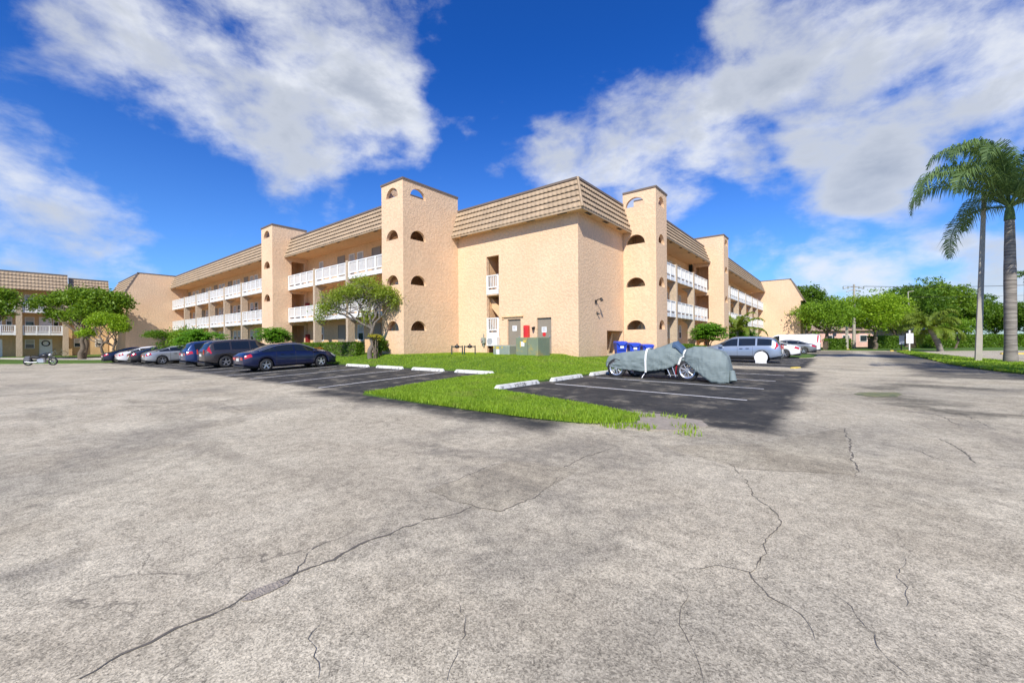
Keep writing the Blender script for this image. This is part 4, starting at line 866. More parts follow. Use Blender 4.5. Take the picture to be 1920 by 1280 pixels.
    # wheels
    for xw in wheels:
        for s_ in (1, -1):
            yo = s_*(W/2-.035); yi = s_*(W/2-.24)
            prof = [(.62, 0), (.94, 0), (1., .04), (1., .165), (.94, .205), (.62, .205)]; n = 28; vs = []; fs = []
            for k in range(n):
                a = 2*math.pi*k/n
                for (r_, d_) in prof: vs.append((xw+R*r_*math.cos(a), yo-s_*d_, R+R*r_*math.sin(a)))
            m_ = len(prof)
            for k in range(n):
                for j in range(m_-1): fs.append((k*m_+j, k*m_+j+1, ((k+1) % n)*m_+j+1, ((k+1) % n)*m_+j))
            wo = MB().add(vs, fs, 0, True).build('wheel', M['black'], ro, False)
            rm = MB(); rr = R*.66; yf = yo-s_*.015
            rm.tube([(xw, yo-s_*.14, R), (xw, yo-s_*.13, R)], rr, 24, 1)
            ring = []; 
            for k in range(n):
                a = 2*math.pi*k/n
                for (r_, d_) in ((rr, .0), (rr*.88, .0), (rr*.86, .05)): ring.append((xw+r_*math.cos(a), yf-s_*d_, R+r_*math.sin(a)))
            rm.add(ring, [(k*3+j, k*3+j+1, ((k+1) % n)*3+j+1, ((k+1) % n)*3+j) for k in range(n) for j in range(2)])
            for k in range(spokes):
                a = 2*math.pi*k/spokes+.3; ca, sa = math.cos(a), math.sin(a)
                def P_(r_, t_, d_): return (xw+r_*ca-t_*sa, yf-s_*d_, R+r_*sa+t_*ca)
                rm.add([P_(.03, -.03, .02), P_(.03, .03, .02), P_(rr*.9, .028, .008), P_(rr*.9, -.028, .008), P_(.03, -.03, .06), P_(.03, .03, .06), P_(rr*.9, .028, .06), P_(rr*.9, -.028, .06)], [(0, 1, 2, 3), (0, 4, 5, 1), (1, 5, 6, 2), (2, 6, 7, 3), (3, 7, 4, 0)])
            rm.tube([(xw, yf-s_*.06, R), (xw, yf-s_*.015, R)], R*.16, 12); rm.build('rim', [M['chrome'], M['black']], wo, False)
    return ro
def paint(name, c, metal=.35):
    m = mat(name, c, .35, .03, 1.5, metal=metal, coat=1.); [n for n in m.node_tree.nodes if n.type == 'BSDF_PRINCIPLED'][0].inputs['Coat Roughness'].default_value = .04; return m
SED = dict(Ln=4.7, W=1.82, zr=[(-2.35, .86), (-2.2, 1.0), (-1.85, 1.06), (-1.6, 1.12), (-.85, 1.38), (-.3, 1.44), (.2, 1.44), (.55, 1.38), (1.32, 1.03), (1.8, .95), (2.15, .84), (2.35, .66)],
           zb=[(-2.35, .80), (-2.15, .93), (-1.6, .98), (0, .94), (1.3, .90), (1.9, .84), (2.35, .58)], wr=[(-2.35, .72), (-1.9, .70), (-1.2, .60), (-.3, .59), (.4, .60), (1.3, .70), (2.35, .66)],
           wheels=(-1.40, 1.44), side_win=((-1.55, -.98, (.0, .1)), (-.90, -.02, (0, 0)), (.05, 1.12, (0, .1))), wind=(.55, 1.34), rear=(-1.72, -.86))
SUV = dict(Ln=4.55, W=1.82, zr=[(-2.27, 1.0), (-2.2, 1.18), (-1.98, 1.52), (-1.75, 1.61), (-1.0, 1.67), (0, 1.68), (.4, 1.64), (1.28, 1.18), (1.8, 1.06), (2.1, .96), (2.27, .74)],
           zb=[(-2.27, .95), (-2.0, 1.04), (-1, 1.03), (0, 1.0), (1.2, 1.0), (1.8, .94), (2.27, .66)], wr=[(-2.27, .74), (-1.9, .64), (-.3, .63), (.4, .64), (1.2, .72), (2.27, .66)],
           wheels=(-1.3, 1.32), side_win=((-1.85, -1.06, (.0, .0)), (-.96, -.02, (0, 0)), (.05, 1.08, (0, .08))), wind=(.42, 1.28), rear=(-2.2, -1.86), tail='tall', sill=.32, R=.36, clad=True)
VAN = dict(Ln=5.6, W=2.0, zr=[(-2.8, 1.9), (-2.72, 2.0), (-2.4, 2.05), (1.0, 2.05), (1.4, 1.95), (2.1, 1.3), (2.6, 1.1), (2.8, .8)], zb=[(-2.8, 1.2), (0, 1.2), (2, 1.1), (2.8, .7)], wr=[(-2.8, .82), (1, .84), (2.1, .8), (2.8, .7)],
           wheels=(-1.7, 1.75), side_win=((.9, 1.8, (0, .1)),), wind=(1.42, 2.12), rear=None, tail='tall', R=.37)
NR = math.pi/2
def parkL(name, x, y, spec, col, lab, metal=.3, **k):
    d = dict(spec); d.update(k); z_ = min(g(x-.8, y-1.4), g(x+.8, y-1.4)); ro = car(name, lab, 'car', (x, y, z_), NR, paint('car_paint', col, metal), **d)
    pitch = math.atan2(g(x, y+1.4)-g(x, y-1.4), 2.8); ro.rotation_euler = (0, -pitch, NR); ro.location.z = g(x, y)-.0; return ro
parkL('parked_sedan', -12.75, -9.55, SED, (.008, .014, .06), 'navy blue sedan with chrome window trim, nearest car in the left lot', .4, chrome=True)
parkL('parked_suv', -18.45, -9.7, SUV, (.055, .048, .048), 'dark grey brown estate SUV with tall red tail lamps beside the navy sedan', .4)
parkL('parked_suv', -21.4, -9.9, SUV, (.015, .04, .14), 'blue SUV parked left of the dark grey SUV', .4, tail='low')
parkL('parked_sedan', -30.8, -10.1, SED, (.42, .44, .47), 'silver sedan parked left of the blue SUV', .5)
parkL('parked_sedan', -34.9, -10.3, SED, (.03, .03, .038), 'dark sedan mostly hidden behind the silver sedan', .4)
parkL('parked_sedan', -38.9, -10.5, SED, (.72, .73, .74), 'white sedan between the dark sedans at the left end of the lot', .0)
parkL('parked_sedan', -44.0, -10.8, SED, (.012, .018, .05), 'dark navy sedan leftmost in the row, near the topiary tree', .4)
def parkR(name, x, y, spec, col, lab, metal=.3, cat='car', **k):
    d = dict(spec); d.update(k); return car(name, lab, cat, (x, y, g(x, y)-.01), math.pi, paint('car_paint', col, metal), **d)
parkR('parked_suv', 5.85, 11.3, SUV, (.27, .33, .43), 'silver blue SUV in the right lot behind the covered vehicle', .45)
parkR('parked_sedan', 6.2, 20.0, SED, (.75, .76, .77), 'white sedan parked just beyond the silver blue SUV', .0)
parkR('parked_sedan', 6.8, 31.6, SED, (.23, .24, .25), 'grey silver sedan behind the grass patch in front of the van', .5)
parkR('parked_van', 6.5, 37.4, VAN, (.78, .79, .80), 'long white windowless van farthest along the right lot', .0, cat='van')
# round white cover leaning at the SUV wheel
o = thing('wheel_cover', 'white round fabric cover over the rear wheel of the silver blue SUV', 'wheel cover', (7.15, 10.3, g(7.15, 10.3)))
cv = MB(); pts = [(.36*math.cos(a), .36+.37*math.sin(a)) for a in np.linspace(-.6, math.pi+.6, 22)]; pts = [(.30, .0)]+pts+[(-.30, 0)]
cv.wall(0, 0, 0, 0, (), .0, -.09, outer=pts); cv.tf = ID
o2 = cv.build('fabric', M['signw'], o, False, bevel=.02); o2.rotation_euler = (0, 0, 0); o2.location = (0, -.03, 0)
# ---------------- covered motor tricycle
o = thing('covered_motorcycle', 'long low motorcycle under a grey green fabric cover, red frame and chrome wheels showing', 'motorcycle', (0, -3.85, 0)); gz = g(5.5, -3.85)
def wheelobj(x, yy, R, parent, spokes=9):
    prof = [(.66, -.05), (.95, -.07), (1., -.03), (1., .03), (.95, .07), (.66, .05)]; n = 32; vs = []; fs = []; m_ = len(prof); zc = gz+R-.02
    for k in range(n):
        a = 2*math.pi*k/n
        for (r_, d_) in prof: vs.append((x+R*r_*math.cos(a), yy+d_, zc+R*r_*math.sin(a)))
    for k in range(n):
        for j in range(m_-1): fs.append((k*m_+j, k*m_+j+1, ((k+1) % n)*m_+j+1, ((k+1) % n)*m_+j))
    wo = MB().add(vs, fs, 0, True).build('wheel', M['black'], parent, False); rm = MB(); rr = R*.72
    ring = []
    for k in range(n):
        a = 2*math.pi*k/n
        for (r_, d_) in ((rr, -.062), (rr*.84, -.055), (rr*.84, .05)): ring.append((x+r_*math.cos(a), yy+d_, zc+r_*math.sin(a)))
    rm.add(ring, [(k*3+j, k*3+j+1, ((k+1) % n)*3+j+1, ((k+1) % n)*3+j) for k in range(n) for j in range(2)], 0, True)
    for k in range(spokes):
        a = 2*math.pi*k/spokes; rm.tube([(x+.04*math.cos(a), yy-.03, zc+.04*math.sin(a)), (x+rr*.88*math.cos(a), yy-.045, zc+rr*.88*math.sin(a))], [.022, .016], 6)
    rm.tube([(x, yy-.08, zc), (x, yy+.06, zc)], .06, 12); rm.build('rim', M['chrome'], wo, False)
wheelobj(4.06, -.35+.0, .38, o); wheelobj(6.74, -.30, .38, o); wheelobj(4.5, .45, .34, o)
fr = MB(); fr.tube([(4.06, -.2, gz+.36), (4.6, -.15, gz+.30), (5.6, -.1, gz+.34), (6.2, -.1, gz+.5), (6.5, -.25, gz+.75), (6.72, -.22, gz+.8), (6.95, -.25, gz+.78)], .05, 8); fr.tube([(6.35, -.22, gz+.72), (6.3, -.22, gz+.2)], .035, 8); fr.tube([(4.2, .2, gz+.3), (6.4, .2, gz+.3)], .05, 8); fr.build('frame', M['redframe'], o, False)
en = MB(); en.bbox(4.7, 5.9, -.28, .25, gz+.14, gz+.5, .06); en.bbox(6.0, 6.35, -.25, .25, gz+.2, gz+.55, .05); en.build('engine', M['black'], o, False)
MB().tube([(5.95, -.3, gz+.55), (6.15, -.33, gz+.12)], .02, 6).tube([(6.15, -.3, gz+.6), (6.33, -.33, gz+.12)], .02, 6).tube([(5.2, -.3, gz+.25), (5.1, -.42, gz+.02)], .018, 6).build('fork_strut', M['chrome'], o, False)
def cloth(name, st, parent, m, nseg=44, seed=3, foldamp=.03):
    """st rows: x, ztop, zbot_near, zbot_far, halfwidth, peak sharpness"""
    xs_ = np.linspace(st[0][0], st[-1][0], 150); T = np.array(st); r = random.Random(seed); vs = []; fs = []
    ph = [r.uniform(0, 6) for _ in range(6)]
    for x in xs_:
        zt, zn, zf, hw_, sh = [float(np.interp(x, T[:, 0], T[:, k])) for k in range(1, 6)]
        for j in range(nseg+1):
            t = -1+2*j/nseg; a = abs(t); zb = zn if t < 0 else zf
            y = hw_*math.copysign(min(1., (a*1.55)**sh), t) if a < .65 else hw_*math.copysign(1+.03*(a-.65), t)
            k = 0 if a < .25 else (a-.25)/.75
            z_ = zt-(zt-zb)*(k**1.35)
            sag = z_*24+9*((x-xs_[0])/(xs_[-1]-xs_[0])-.5)**2*4+x*2.5; f1 = foldamp*(.35+.65*k)*(1.3*(1-2*abs(math.sin(sag*.5+ph[0]+.8*math.sin(x*3)))**.7)+.8*math.sin(sag*1.7+x*4+ph[1])+.5*math.sin(x*17+z_*9+ph[2]))
            y += math.copysign(f1*.7, t); z_ += .35*f1*(1-k*.7)+.006*math.sin(x*23+t*7)
            vs.append((x, y, z_))
    n1 = nseg+1
    for i in range(len(xs_)-1):
        for j in range(nseg): fs.append((i*n1+j, i*n1+j+1, (i+1)*n1+j+1, (i+1)*n1+j))
    # end caps
    for i in (0, len(xs_)-1):
        fs.append(tuple(i*n1+j for j in range(n1)))
    c_ = MB().add(vs, fs, 0, True).build(name, m, parent, False, True); c_.modifiers.new('thick', 'SOLIDIFY').thickness = .012; return c_
B0 = gz
cloth('fabric_cover', [(3.52, .66, .52, .5, .18, 1.), (3.62, .86, .44, .45, .33, .8), (4.0, 1.0, .40, .4, .40, .7), (4.35, 1.06, .37, .4, .42, .7), (5.0, 1.13, .33, .35, .40, .7), (5.5, 1.18, .36, .35, .38, .75), (5.9, 1.32, .42, .4, .36, .9), (6.15, 1.42, .50, .5, .33, 1.0), (6.35, 1.38, .62, .5, .30, 1.0), (6.55, 1.14, .74, .55, .30, .8), (6.62, 1.10, .76, .6, .3, .8)], o, M['cover'], seed=5, foldamp=.035)
c2 = cloth('fabric_cover', [(6.58, 1.08, .76, .6, .30, .8), (6.72, 1.2, .70, .5, .40, .7), (6.95, 1.27, .50, .3, .48, .62), (7.3, 1.26, .22, .15, .52, .6), (7.55, 1.2, .05, .06, .53, .6), (7.85, 1.1, .03, .05, .5, .62), (8.0, .92, .03, .05, .44, .7), (8.08, .62, .05, .05, .36, .8)], o, M['cover'], seed=9, foldamp=.018)
cb = cloth('hood_cover', [(6.2, 1.44, 1.24, 1.22, .28, 1.), (6.3, 1.47, 1.24, 1.2, .29, 1.), (6.44, 1.34, 1.12, 1.05, .31, .9), (6.56, 1.2, 1.0, 1., .32, .8)], o, M['coverblue'], seed=2, foldamp=.01)
def strap_(x0, x1, zt, zb, hw_): 
    s_ = MB(); pts = [(x1, -hw_-.05, zb), (x1*.5+x0*.5, -hw_-.05, (zt*.5+zb*.5)), (x0, -hw_*.95, zt-.22), (x0, -hw_*.6, zt-.0), (x0, 0, zt+.03), (x0, hw_*.6, zt), (x0, hw_, zt-.25)]
    vs = [(p[0]+e_, p[1], p[2]) for p in pts for e_ in (-.035, .035)]; s_.add(vs, [(2*k, 2*k+1, 2*k+3, 2*k+2) for k in range(len(pts)-1)]); q_ = s_.build('strap', M['strap'], o, False); q_.modifiers.new('t', 'SOLIDIFY').thickness = .01
strap_(5.26, 5.28, 1.19, .30, .44); strap_(6.63, 6.45, 1.14, .62, .36)
MB().tube([(7.9, .1, gz+.3), (8.16, -.2, gz+.34), (8.2, -.3, gz+.05)], [.06, .09, .12], 8).build('tied_corner', M['cover'], o, False, True)
# ---------------- motorcycle on the left
o = thing('motorcycle', 'black and silver motorcycle standing on the kerb at the far left', 'motorcycle', (*PD(76, 35.5), g(-43, -17)), math.atan2(RV[1], RV[0])+.25); o.scale = (1., 1., 1.)
for x in (-.85, .85):
    wv = MB(); prof = [(.24, -.04), (.32, -.07), (.34, 0), (.32, .07), (.24, .04)]; n = 22; vs = [(x+r_*math.cos(2*math.pi*k/n), d_, .34+r_*math.sin(2*math.pi*k/n)) for k in range(n) for (r_, d_) in prof]
    wv.add(vs, [(k*5+j, k*5+j+1, ((k+1) % n)*5+j+1, ((k+1) % n)*5+j) for k in range(n) for j in range(4)], 0, True); wo = wv.build('wheel', M['black'], o, False)
    rm = MB(); [rm.tube([(x, 0, .34), (x+.25*math.cos(a), 0, .34+.25*math.sin(a))], .012, 4) for a in np.linspace(0, 5.6, 9)]; rm.tube([(x, -.08, .34), (x, .08, .34)], .07, 10); rm.build('rim', M['chrome'], wo, False)
MB().tube([(-.85, .0, .34), (-.3, 0, .45), (.25, 0, .5), (.6, 0, .85), (.85, -.09, .34)], .045, 8).tube([(.6, 0, .85), (.5, 0, 1.05)], .03, 6).build('frame', M['blackm'], o, False)
MB().tube([(-.1, 0, .72), (.1, 0, .82), (.35, 0, .84), (.5, 0, .74)], [.08, .16, .17, .07], 10).build('fuel_tank', M['blackm'], o, False, True)
MB().tube([(-.75, 0, .68), (-.55, 0, .72), (-.2, 0, .68), (-.05, 0, .72)], [.05, .14, .13, .08], 8).build('seat', M['black'], o, False, True)
MB().bbox(-.2, .35, -.16, .16, .25, .6, .06).build('engine', M['chrome'], o, False); MB().tube([(-.1, -.18, .3), (-.5, -.2, .28), (-.95, -.2, .33)], .05, 8).build('exhaust_pipe', M['chrome'], o, False)
MB().tube([(.42, -.38, 1.02), (.5, -.2, 1.08), (.5, .2, 1.08), (.42, .38, 1.02)], .018, 6).build('handlebar', M['blackm'], o, False); MB().tube([(.6, 0, .92), (.72, 0, .9)], [.1, .1], 10).build('headlight', M['clearlens'], o, False)
MB().tube([(-1.15, 0, .55), (-.98, 0, .72), (-.7, 0, .74)], [.06, .09, .08], 8).bbox(-.95, -.55, -.3, -.16, .4, .7, .05).build('fender', mat('silver_cover', (.12, .12, .13), .4), o, False)
MB().tube([(.62, 0, .62), (.8, 0, .73), (1.02, 0, .68)], [.07, .09, .06], 8).build('fender', M['blackm'], o, False)
# bicycle leaning near the column
def bicycle(loc, rz, label):
    o = thing('bicycle', label, 'bicycle', loc, rz)
    for x in (-.5, .5):
        wv = MB(); wv.tube([(x+.33*math.cos(a), 0, .34+.33*math.sin(a)) for a in np.linspace(0, 2*math.pi, 22)], .018, 6, caps=False); wo = wv.build('wheel', M['black'], o, False)
        s_ = MB(); [s_.tube([(x, 0, .34), (x+.32*math.cos(a), 0, .34+.32*math.sin(a))], .004, 3) for a in np.linspace(0, 5.8, 10)]; s_.build('spokes', M['chrome'], wo, False)
    MB().tube([(-.5, 0, .34), (-.12, 0, .32), (.33, 0, .75), (-.22, 0, .75), (-.5, 0, .34)], .017, 6).tube([(-.12, 0, .32), (-.25, 0, .88)], .015, 6).tube([(.5, 0, .34), (.3, 0, .95)], .017, 6).build('frame', M['grey_box'], o, False)
    MB().bbox(-.38, -.14, -.07, .07, .87, .93, .02).build('saddle', M['black'], o, False); MB().tube([(.25, -.26, .98), (.32, 0, .96), (.25, .26, .98)], .014, 6).build('handlebar', M['blackm'], o, False)
bicycle((-66.6, -14.6, g(-66.6, -14.6)+.07), math.pi/2, 'grey bicycle leaning by the column of the left building')
# ================================================================== PLANTS
def leaves(C, S_, asp=.5, up=.35):
    """quads at centres C with sizes S_"""
    n = len(C); A = rng.normal(size=(n, 3)); A[:, 2] = np.abs(A[:, 2])+up; A /= np.linalg.norm(A, axis=1)[:, None]
    T = rng.normal(size=(n, 3)); T -= (T*A).sum(1)[:, None]*A; T /= np.linalg.norm(T, axis=1)[:, None]; B = np.cross(A, T)
    s = S_[:, None]; V = np.stack([C-T*s, C+B*s*asp, C+T*s, C-B*s*asp], 1).reshape(-1, 3); i = np.arange(n)[:, None]*4
    return V, np.hstack([i, i+1, i+2, i+3])
def clump_pts(blobs, n, clump=.28, per=22, hollow=.55, flat=.85):
    vol = np.array([b[3]*b[4]*b[5] for b in blobs])**.72; vol = vol/vol.sum(); out = []
    nc = max(6, n//per); idx = rng.choice(len(blobs), nc, p=vol)
    for k in idx:
        b = blobs[k]; d = rng.normal(size=3); d /= np.linalg.norm(d); d[2] = d[2] if d[2] > -.5 or rng.random() < .3 else -d[2]
        r = rng.uniform(hollow, 1.08)
        c = np.array([b[0]+d[0]*b[3]*r, b[1]+d[1]*b[4]*r, b[2]+d[2]*b[5]*r]); q = rng.normal(size=(per, 3))*clump*rng.uniform(.6, 1.2); q[:, 2] *= flat*.75; out.append(c+q)
    return np.vstack(out)
def limb_tube(mb, a, b, r0, r1, wig=.1, n=6, seed=0):
    r = random.Random(seed); a, b = Vector(a), Vector(b); L_ = (b-a).length; pts = []; rad = []
    for i in range(n+1):
        t = i/n; p = a.lerp(b, t)
        if 0 < i < n: p += Vector((r.uniform(-1, 1), r.uniform(-1, 1), r.uniform(-.4, .6)))*wig*L_*.35
        pts.append(p); rad.append(r0+(r1-r0)*t)
    mb.tube(pts, rad, 8)
    return pts
def tree(name, label, loc, blobs, trunk_h, r0, nleaf, lsize, lm, bark='bark', forks=5, group=None, clump=.28, lean=(0, 0), seed=1, cat='tree', twigs=0, fork_pts=None, hollow=.5, per=22, asp=.5, trunks=1):
    """blobs relative to loc: x,y,z,rx,ry,rz"""
    o = thing(name, label, cat, loc, 0, group); tr = MB(); r = random.Random(seed)
    for q_ in range(trunks):
        bx = (r.uniform(-.3, .3), r.uniform(-.3, .3)) if trunks > 1 else (0, 0)
        top = Vector((lean[0]+bx[0]*2.2, lean[1]+bx[1]*2.2, trunk_h)); limb_tube(tr, (bx[0], bx[1], -.1), top, r0*1.25, r0*.8, .12, 6, seed+q_)
        bl = sorted(blobs, key=lambda b: -b[3]*b[5])[:forks*2]
        for k in range(forks):
            b = bl[(k+q_) % len(bl)]; e_ = Vector((b[0]+r.uniform(-.4, .4)*b[3], b[1]+r.uniform(-.4, .4)*b[4], b[2]+r.uniform(-.3, .2)*b[5]))
            P = limb_tube(tr, top, e_, r0*.6, r0*.2, .22, 6, seed*7+k)
            for m_ in range(3+twigs):
                s0 = P[2+m_ % 4]; b2 = blobs[r.randrange(len(blobs))] if m_ > 1 else b; e2 = Vector((b2[0]+r.uniform(-.8, .8)*b2[3], b2[1]+r.uniform(-.8, .8)*b2[4], b2[2]+r.uniform(-.2, .7)*b2[5])); e2 = s0.lerp(e2, .75)
                limb_tube(tr, s0, e2, r0*.22, r0*.06, .25, 5, seed*31+k*9+m_)
    tr.build('trunk', M[bark], o, False)
    C = clump_pts(blobs, nleaf, clump, per, hollow); S_ = lsize*rng.uniform(.6, 1.35, len(C)); V, Fq = leaves(C, S_, asp); npmesh('crown', V, Fq, L[lm], o); return o
def on(x, y, dz=0.): return (x, y, g(x, y)+dz)
def blobset(w_, h_, z0, n, seed, d=None, rr=(.28, .45)):
    r = random.Random(seed); out = []; d = d or w_
    for k in range(n):
        a = 2*math.pi*k/n+r.uniform(-.5, .5); q_ = r.uniform(.15, .62); s_ = r.uniform(*rr)
        out.append((w_/2*q_*math.cos(a)*1.1, d/2*q_*math.sin(a)*1.1, z0+h_*r.uniform(.35, .72), w_*s_*.75, d*s_*.75, h_*r.uniform(.3, .5)))
    return out
# gnarled tree before left tower
tp = G(695, 676, .42); 
bl = []
vx = Vector((RV[0], RV[1]))
for (u, z_, ru, rz_, dd) in [(-2.6, 3.0, .7, .45, .1), (-1.9, 3.6, .9, .5, 0), (-1.0, 3.9, .85, .45, -.3), (-.3, 4.45, .85, .5, .2), (.4, 3.9, .75, .5, .2), (1.0, 3.8, .6, .5, 0), (1.5, 3.3, .45, .6, .1), (-.2, 2.5, .4, .6, .1), (-3.0, 2.4, .3, .5, 0), (0, 3.6, .9, .5, .9)]:
    bl.append((u*vx.x+dd*DV[0], u*vx.y+dd*DV[1], z_, ru, ru, rz_))
t_ = tree('gnarled_tree', 'gnarled dark trunked tree with thin grey green crown before the left stair tower', on(*tp), bl, 1.8, .13, 13500, .06, 'olive', 'barkpale', 7, None, .2, (.15, .05), 4, twigs=2, hollow=.3, per=14)
C = clump_pts([(b_[0], b_[1], b_[2]-.35, b_[3]*1.0, b_[4], b_[5]*.9) for b_ in bl[:7]], 2200, .22, 10, .2); V, Fq = leaves(C, .11*rng.uniform(.5, 1.3, len(C)), .07, -.2); npmesh('twigs', V, Fq, L['twig'], t_)
# left lot trees
p = PD(155, 47); tree('broad_tree', 'large dark green tree with wide crown before the left building', on(*p), [(u*vx.x+r_*DV[0], u*vx.y+r_*DV[1], z_, ru, ru*.8, rz_) for (u, z_, ru, rz_, r_) in [(-4.3, 6.3, 1.5, .9, 0), (-2.2, 6.9, 1.7, .9, .5), (-.2, 7.0, 1.8, 1.0, 0), (2.0, 6.6, 1.8, 1.2, 0), (3.5, 6.5, 1.4, 1.2, .5), (-3, 5.1, 1.1, .6, 0), (1.0, 5.3, 1.7, 1.0, -.5), (-1.2, 4.8, 1.3, .9, .4), (3.3, 5.2, 1.0, .9, 0)]], 2.6, .22, 17000, .15, 'tree', 'bark', 6, None, .34, (0, .3), 3, trunks=2)
p = PD(205, 43); tree('topiary_tree', 'bright lime green clipped tree with twin trunks in front of the gable wall', on(*p), [(u*vx.x, u*vx.y, z_, ru, ru*.9, rz_) for (u, z_, ru, rz_) in [(-1.6, 4.0, .8, .5), (-.5, 4.4, 1.1, .55), (.6, 4.2, 1.1, .6), (1.5, 3.5, .6, .55), (-2.4, 2.9, .8, .5), (.9, 3.4, .8, .5)]], 1.5, .12, 11000, .09, 'lime', 'bark', 5, None, .2, (.1, 0), 5, trunks=2)
p = PD(-12, 43); tree('dark_tree', 'dark green tree cut by the left edge of the picture', on(*p), [(u*vx.x, u*vx.y, z_, ru, ru*.9, rz_) for (u, z_, ru, rz_) in [(.8, 6.4, 1.4, 1.2), (-1, 6.8, 1.6, 1.2), (-2.5, 6.2, 1.5, 1.2), (1.0, 5.3, .9, .8)]], 3, .3, 9000, .13, 'tree', 'bark', 4, None, .3, seed=6)
p = PD(328, 33); tree('cloud_pruned_tree', 'small leaning tree clipped into one flat pad against the gable wall', on(p[0], p[1]), [(u*vx.x, u*vx.y, z_, ru, ru*.9, rz_) for (u, z_, ru, rz_) in [(-1.6, 2.25, .75, .3), (-1.2, 2.3, .5, .28)]], .7, .1, 4500, .05, 'hedge', 'bark', 2, None, .12, (-.3, 0), 8)
def shrub(label, px, d, w_, h_, lm, n, ls, z0=0., name='leafy_shrub', seed=1, asp=.45, stems=5, loc=None, group=None, big=False):
    p = loc or PD(px, d); o = thing(name, label, 'shrub', on(p[0], p[1]), 0, group); st = MB(); bl = blobset(w_, h_-z0, z0, 7, seed)
    for k in range(stems): b_ = bl[k % 7]; limb_tube(st, (rnd.uniform(-.1, .1), rnd.uniform(-.1, .1), -.05), (b_[0], b_[1], b_[2]), .05, .02, .2, 5, k+seed)
    st.build('stem', M['bark'], o, False)
    if big:     # rosettes of long leaves
        n_ = n//9; C = clump_pts(bl, n_, .12, 1, .7); V = []; Fq = []
        for c in C:
            for k in range(9):
                a = 2*math.pi*k/9+rnd.uniform(-.2, .2); l_ = ls*rnd.uniform(.8, 1.3); dr = rnd.uniform(-.2, .25); d_ = np.array([math.cos(a), math.sin(a), dr]); s_ = np.array([-math.sin(a), math.cos(a), 0])*l_*.17; m_ = c+d_*l_*.6+np.array([0, 0, l_*.12]); i = len(V)
                V += [c, m_-s_, c+d_*l_*1.0-np.array([0, 0, l_*.25]), m_+s_]; Fq.append((i, i+1, i+2, i+3))
        npmesh('foliage', np.array(V), np.array(Fq), L[lm], o)
    else:
        C = clump_pts(bl, n, .13*w_/1.5, 16, .4); V, Fq = leaves(C, ls*rng.uniform(.6, 1.3, len(C)), asp); npmesh('foliage', V, Fq, L[lm], o)
    return o
shrub('rounded shrub with drooping light leaves beside the second stair tower', 518, 31.5, 2.5, 2.2, 'plant', 3600, .24, .9, seed=3, big=True)
shrub('bright leafy shrub behind the roofs of the blue and grey SUVs', 375, 31, 2.9, 2.3, 'plant', 4500, .25, .7, seed=4, big=True)
shrub('yellow green shrub behind the silver sedan', 330, 34, 2.8, 2.3, 'bright', 5000, .09, .3, seed=5)
shrub('taller loose olive shrub behind the silver sedan and blue SUV', 352, 35, 3.2, 3.0, 'tree', 4500, .09, .6, seed=6)
shrub('dark croton shrub with yellow leaves at the foot of the gnarled tree', 712, 25, 1.0, 1.25, 'dark', 3000, .07, .2, seed=7)
shrub('small yellow crowned plant beside the gnarled trunk', 704, 24.2, .7, 1.5, 'yel', 260, .16, 1.1, seed=9, big=True)
def hedge(label, x0, x1, y0, y1, h_, lm, n, ls, base=None, group='clipped hedges', z=None, name='hedge'):
    cx, cy = (x0+x1)/2, (y0+y1)/2; o = thing(name, label, 'hedge', on(cx, cy), 0, group)
    P = rng.uniform((x0-cx, y0-cy, .06), (x1-cx, y1-cy, h_), (n, 3)); k = rng.integers(0, 4, n)
    P[k == 0, 2] = h_; P[k == 1, 1] = y0-cy; P[k == 2, 0] = np.where(rng.random((k == 2).sum()) < .5, x0-cx, x1-cx); P += rng.normal(size=P.shape)*.035
    V, Fq = leaves(P, ls*rng.uniform(.6, 1.3, n), .55); npmesh('foliage', V, Fq, L[lm], o)
    b = MB(); b.box(x0-cx+.08, x1-cx-.08, y0-cy+.08, y1-cy-.08, 0, h_-.1); b.build('stem', M['bark'], o, False); return o
hedge('clipped hedge left of the garden gate under the wing gallery', -22.4, -20.8, -5.3, -4.7, .75, 'hedge', 3000, .05)
hedge('clipped hedge right of the first column beside the navy sedan bonnet', -20.5, -18.0, -5.3, -4.7, .8, 'hedge', 4000, .05)
hedge('clipped hedge between the garden gate and the gnarled tree', -17.2, -12.9, -5.4, -4.8, .85, 'hedge', 6500, .05)
hedge('rust tinged low shrub at the left end of the middle hedge', -17.6, -16.9, -5.75, -5.4, .6, 'rust', 500, .05, name='low_shrub')
hedge('clipped hedge against the right wing beside the stair tower', 2.0, 2.9, 8.6, 11.6, .95, 'hedge', 5000, .05)
hedge('lower clipped hedge behind the small white fence', 2.0, 2.8, 12.4, 15.4, .8, 'hedge', 4500, .05)
def frang(label, p, w_, h_, seed, n=4200, z0=1.0): return shrub(label, 0, 0, w_, h_, 'plant', n, .26, z0, 'frangipani_tree', seed, loc=p, big=True, stems=6)
frang('umbrella crowned frangipani in front of the right wing', (2.75, 16.0), 2.6, 2.6, 11)
frang('low frangipani behind the roof of the silver blue SUV', (3.0, 27), 4.4, 2.2, 12, 5000, .8)
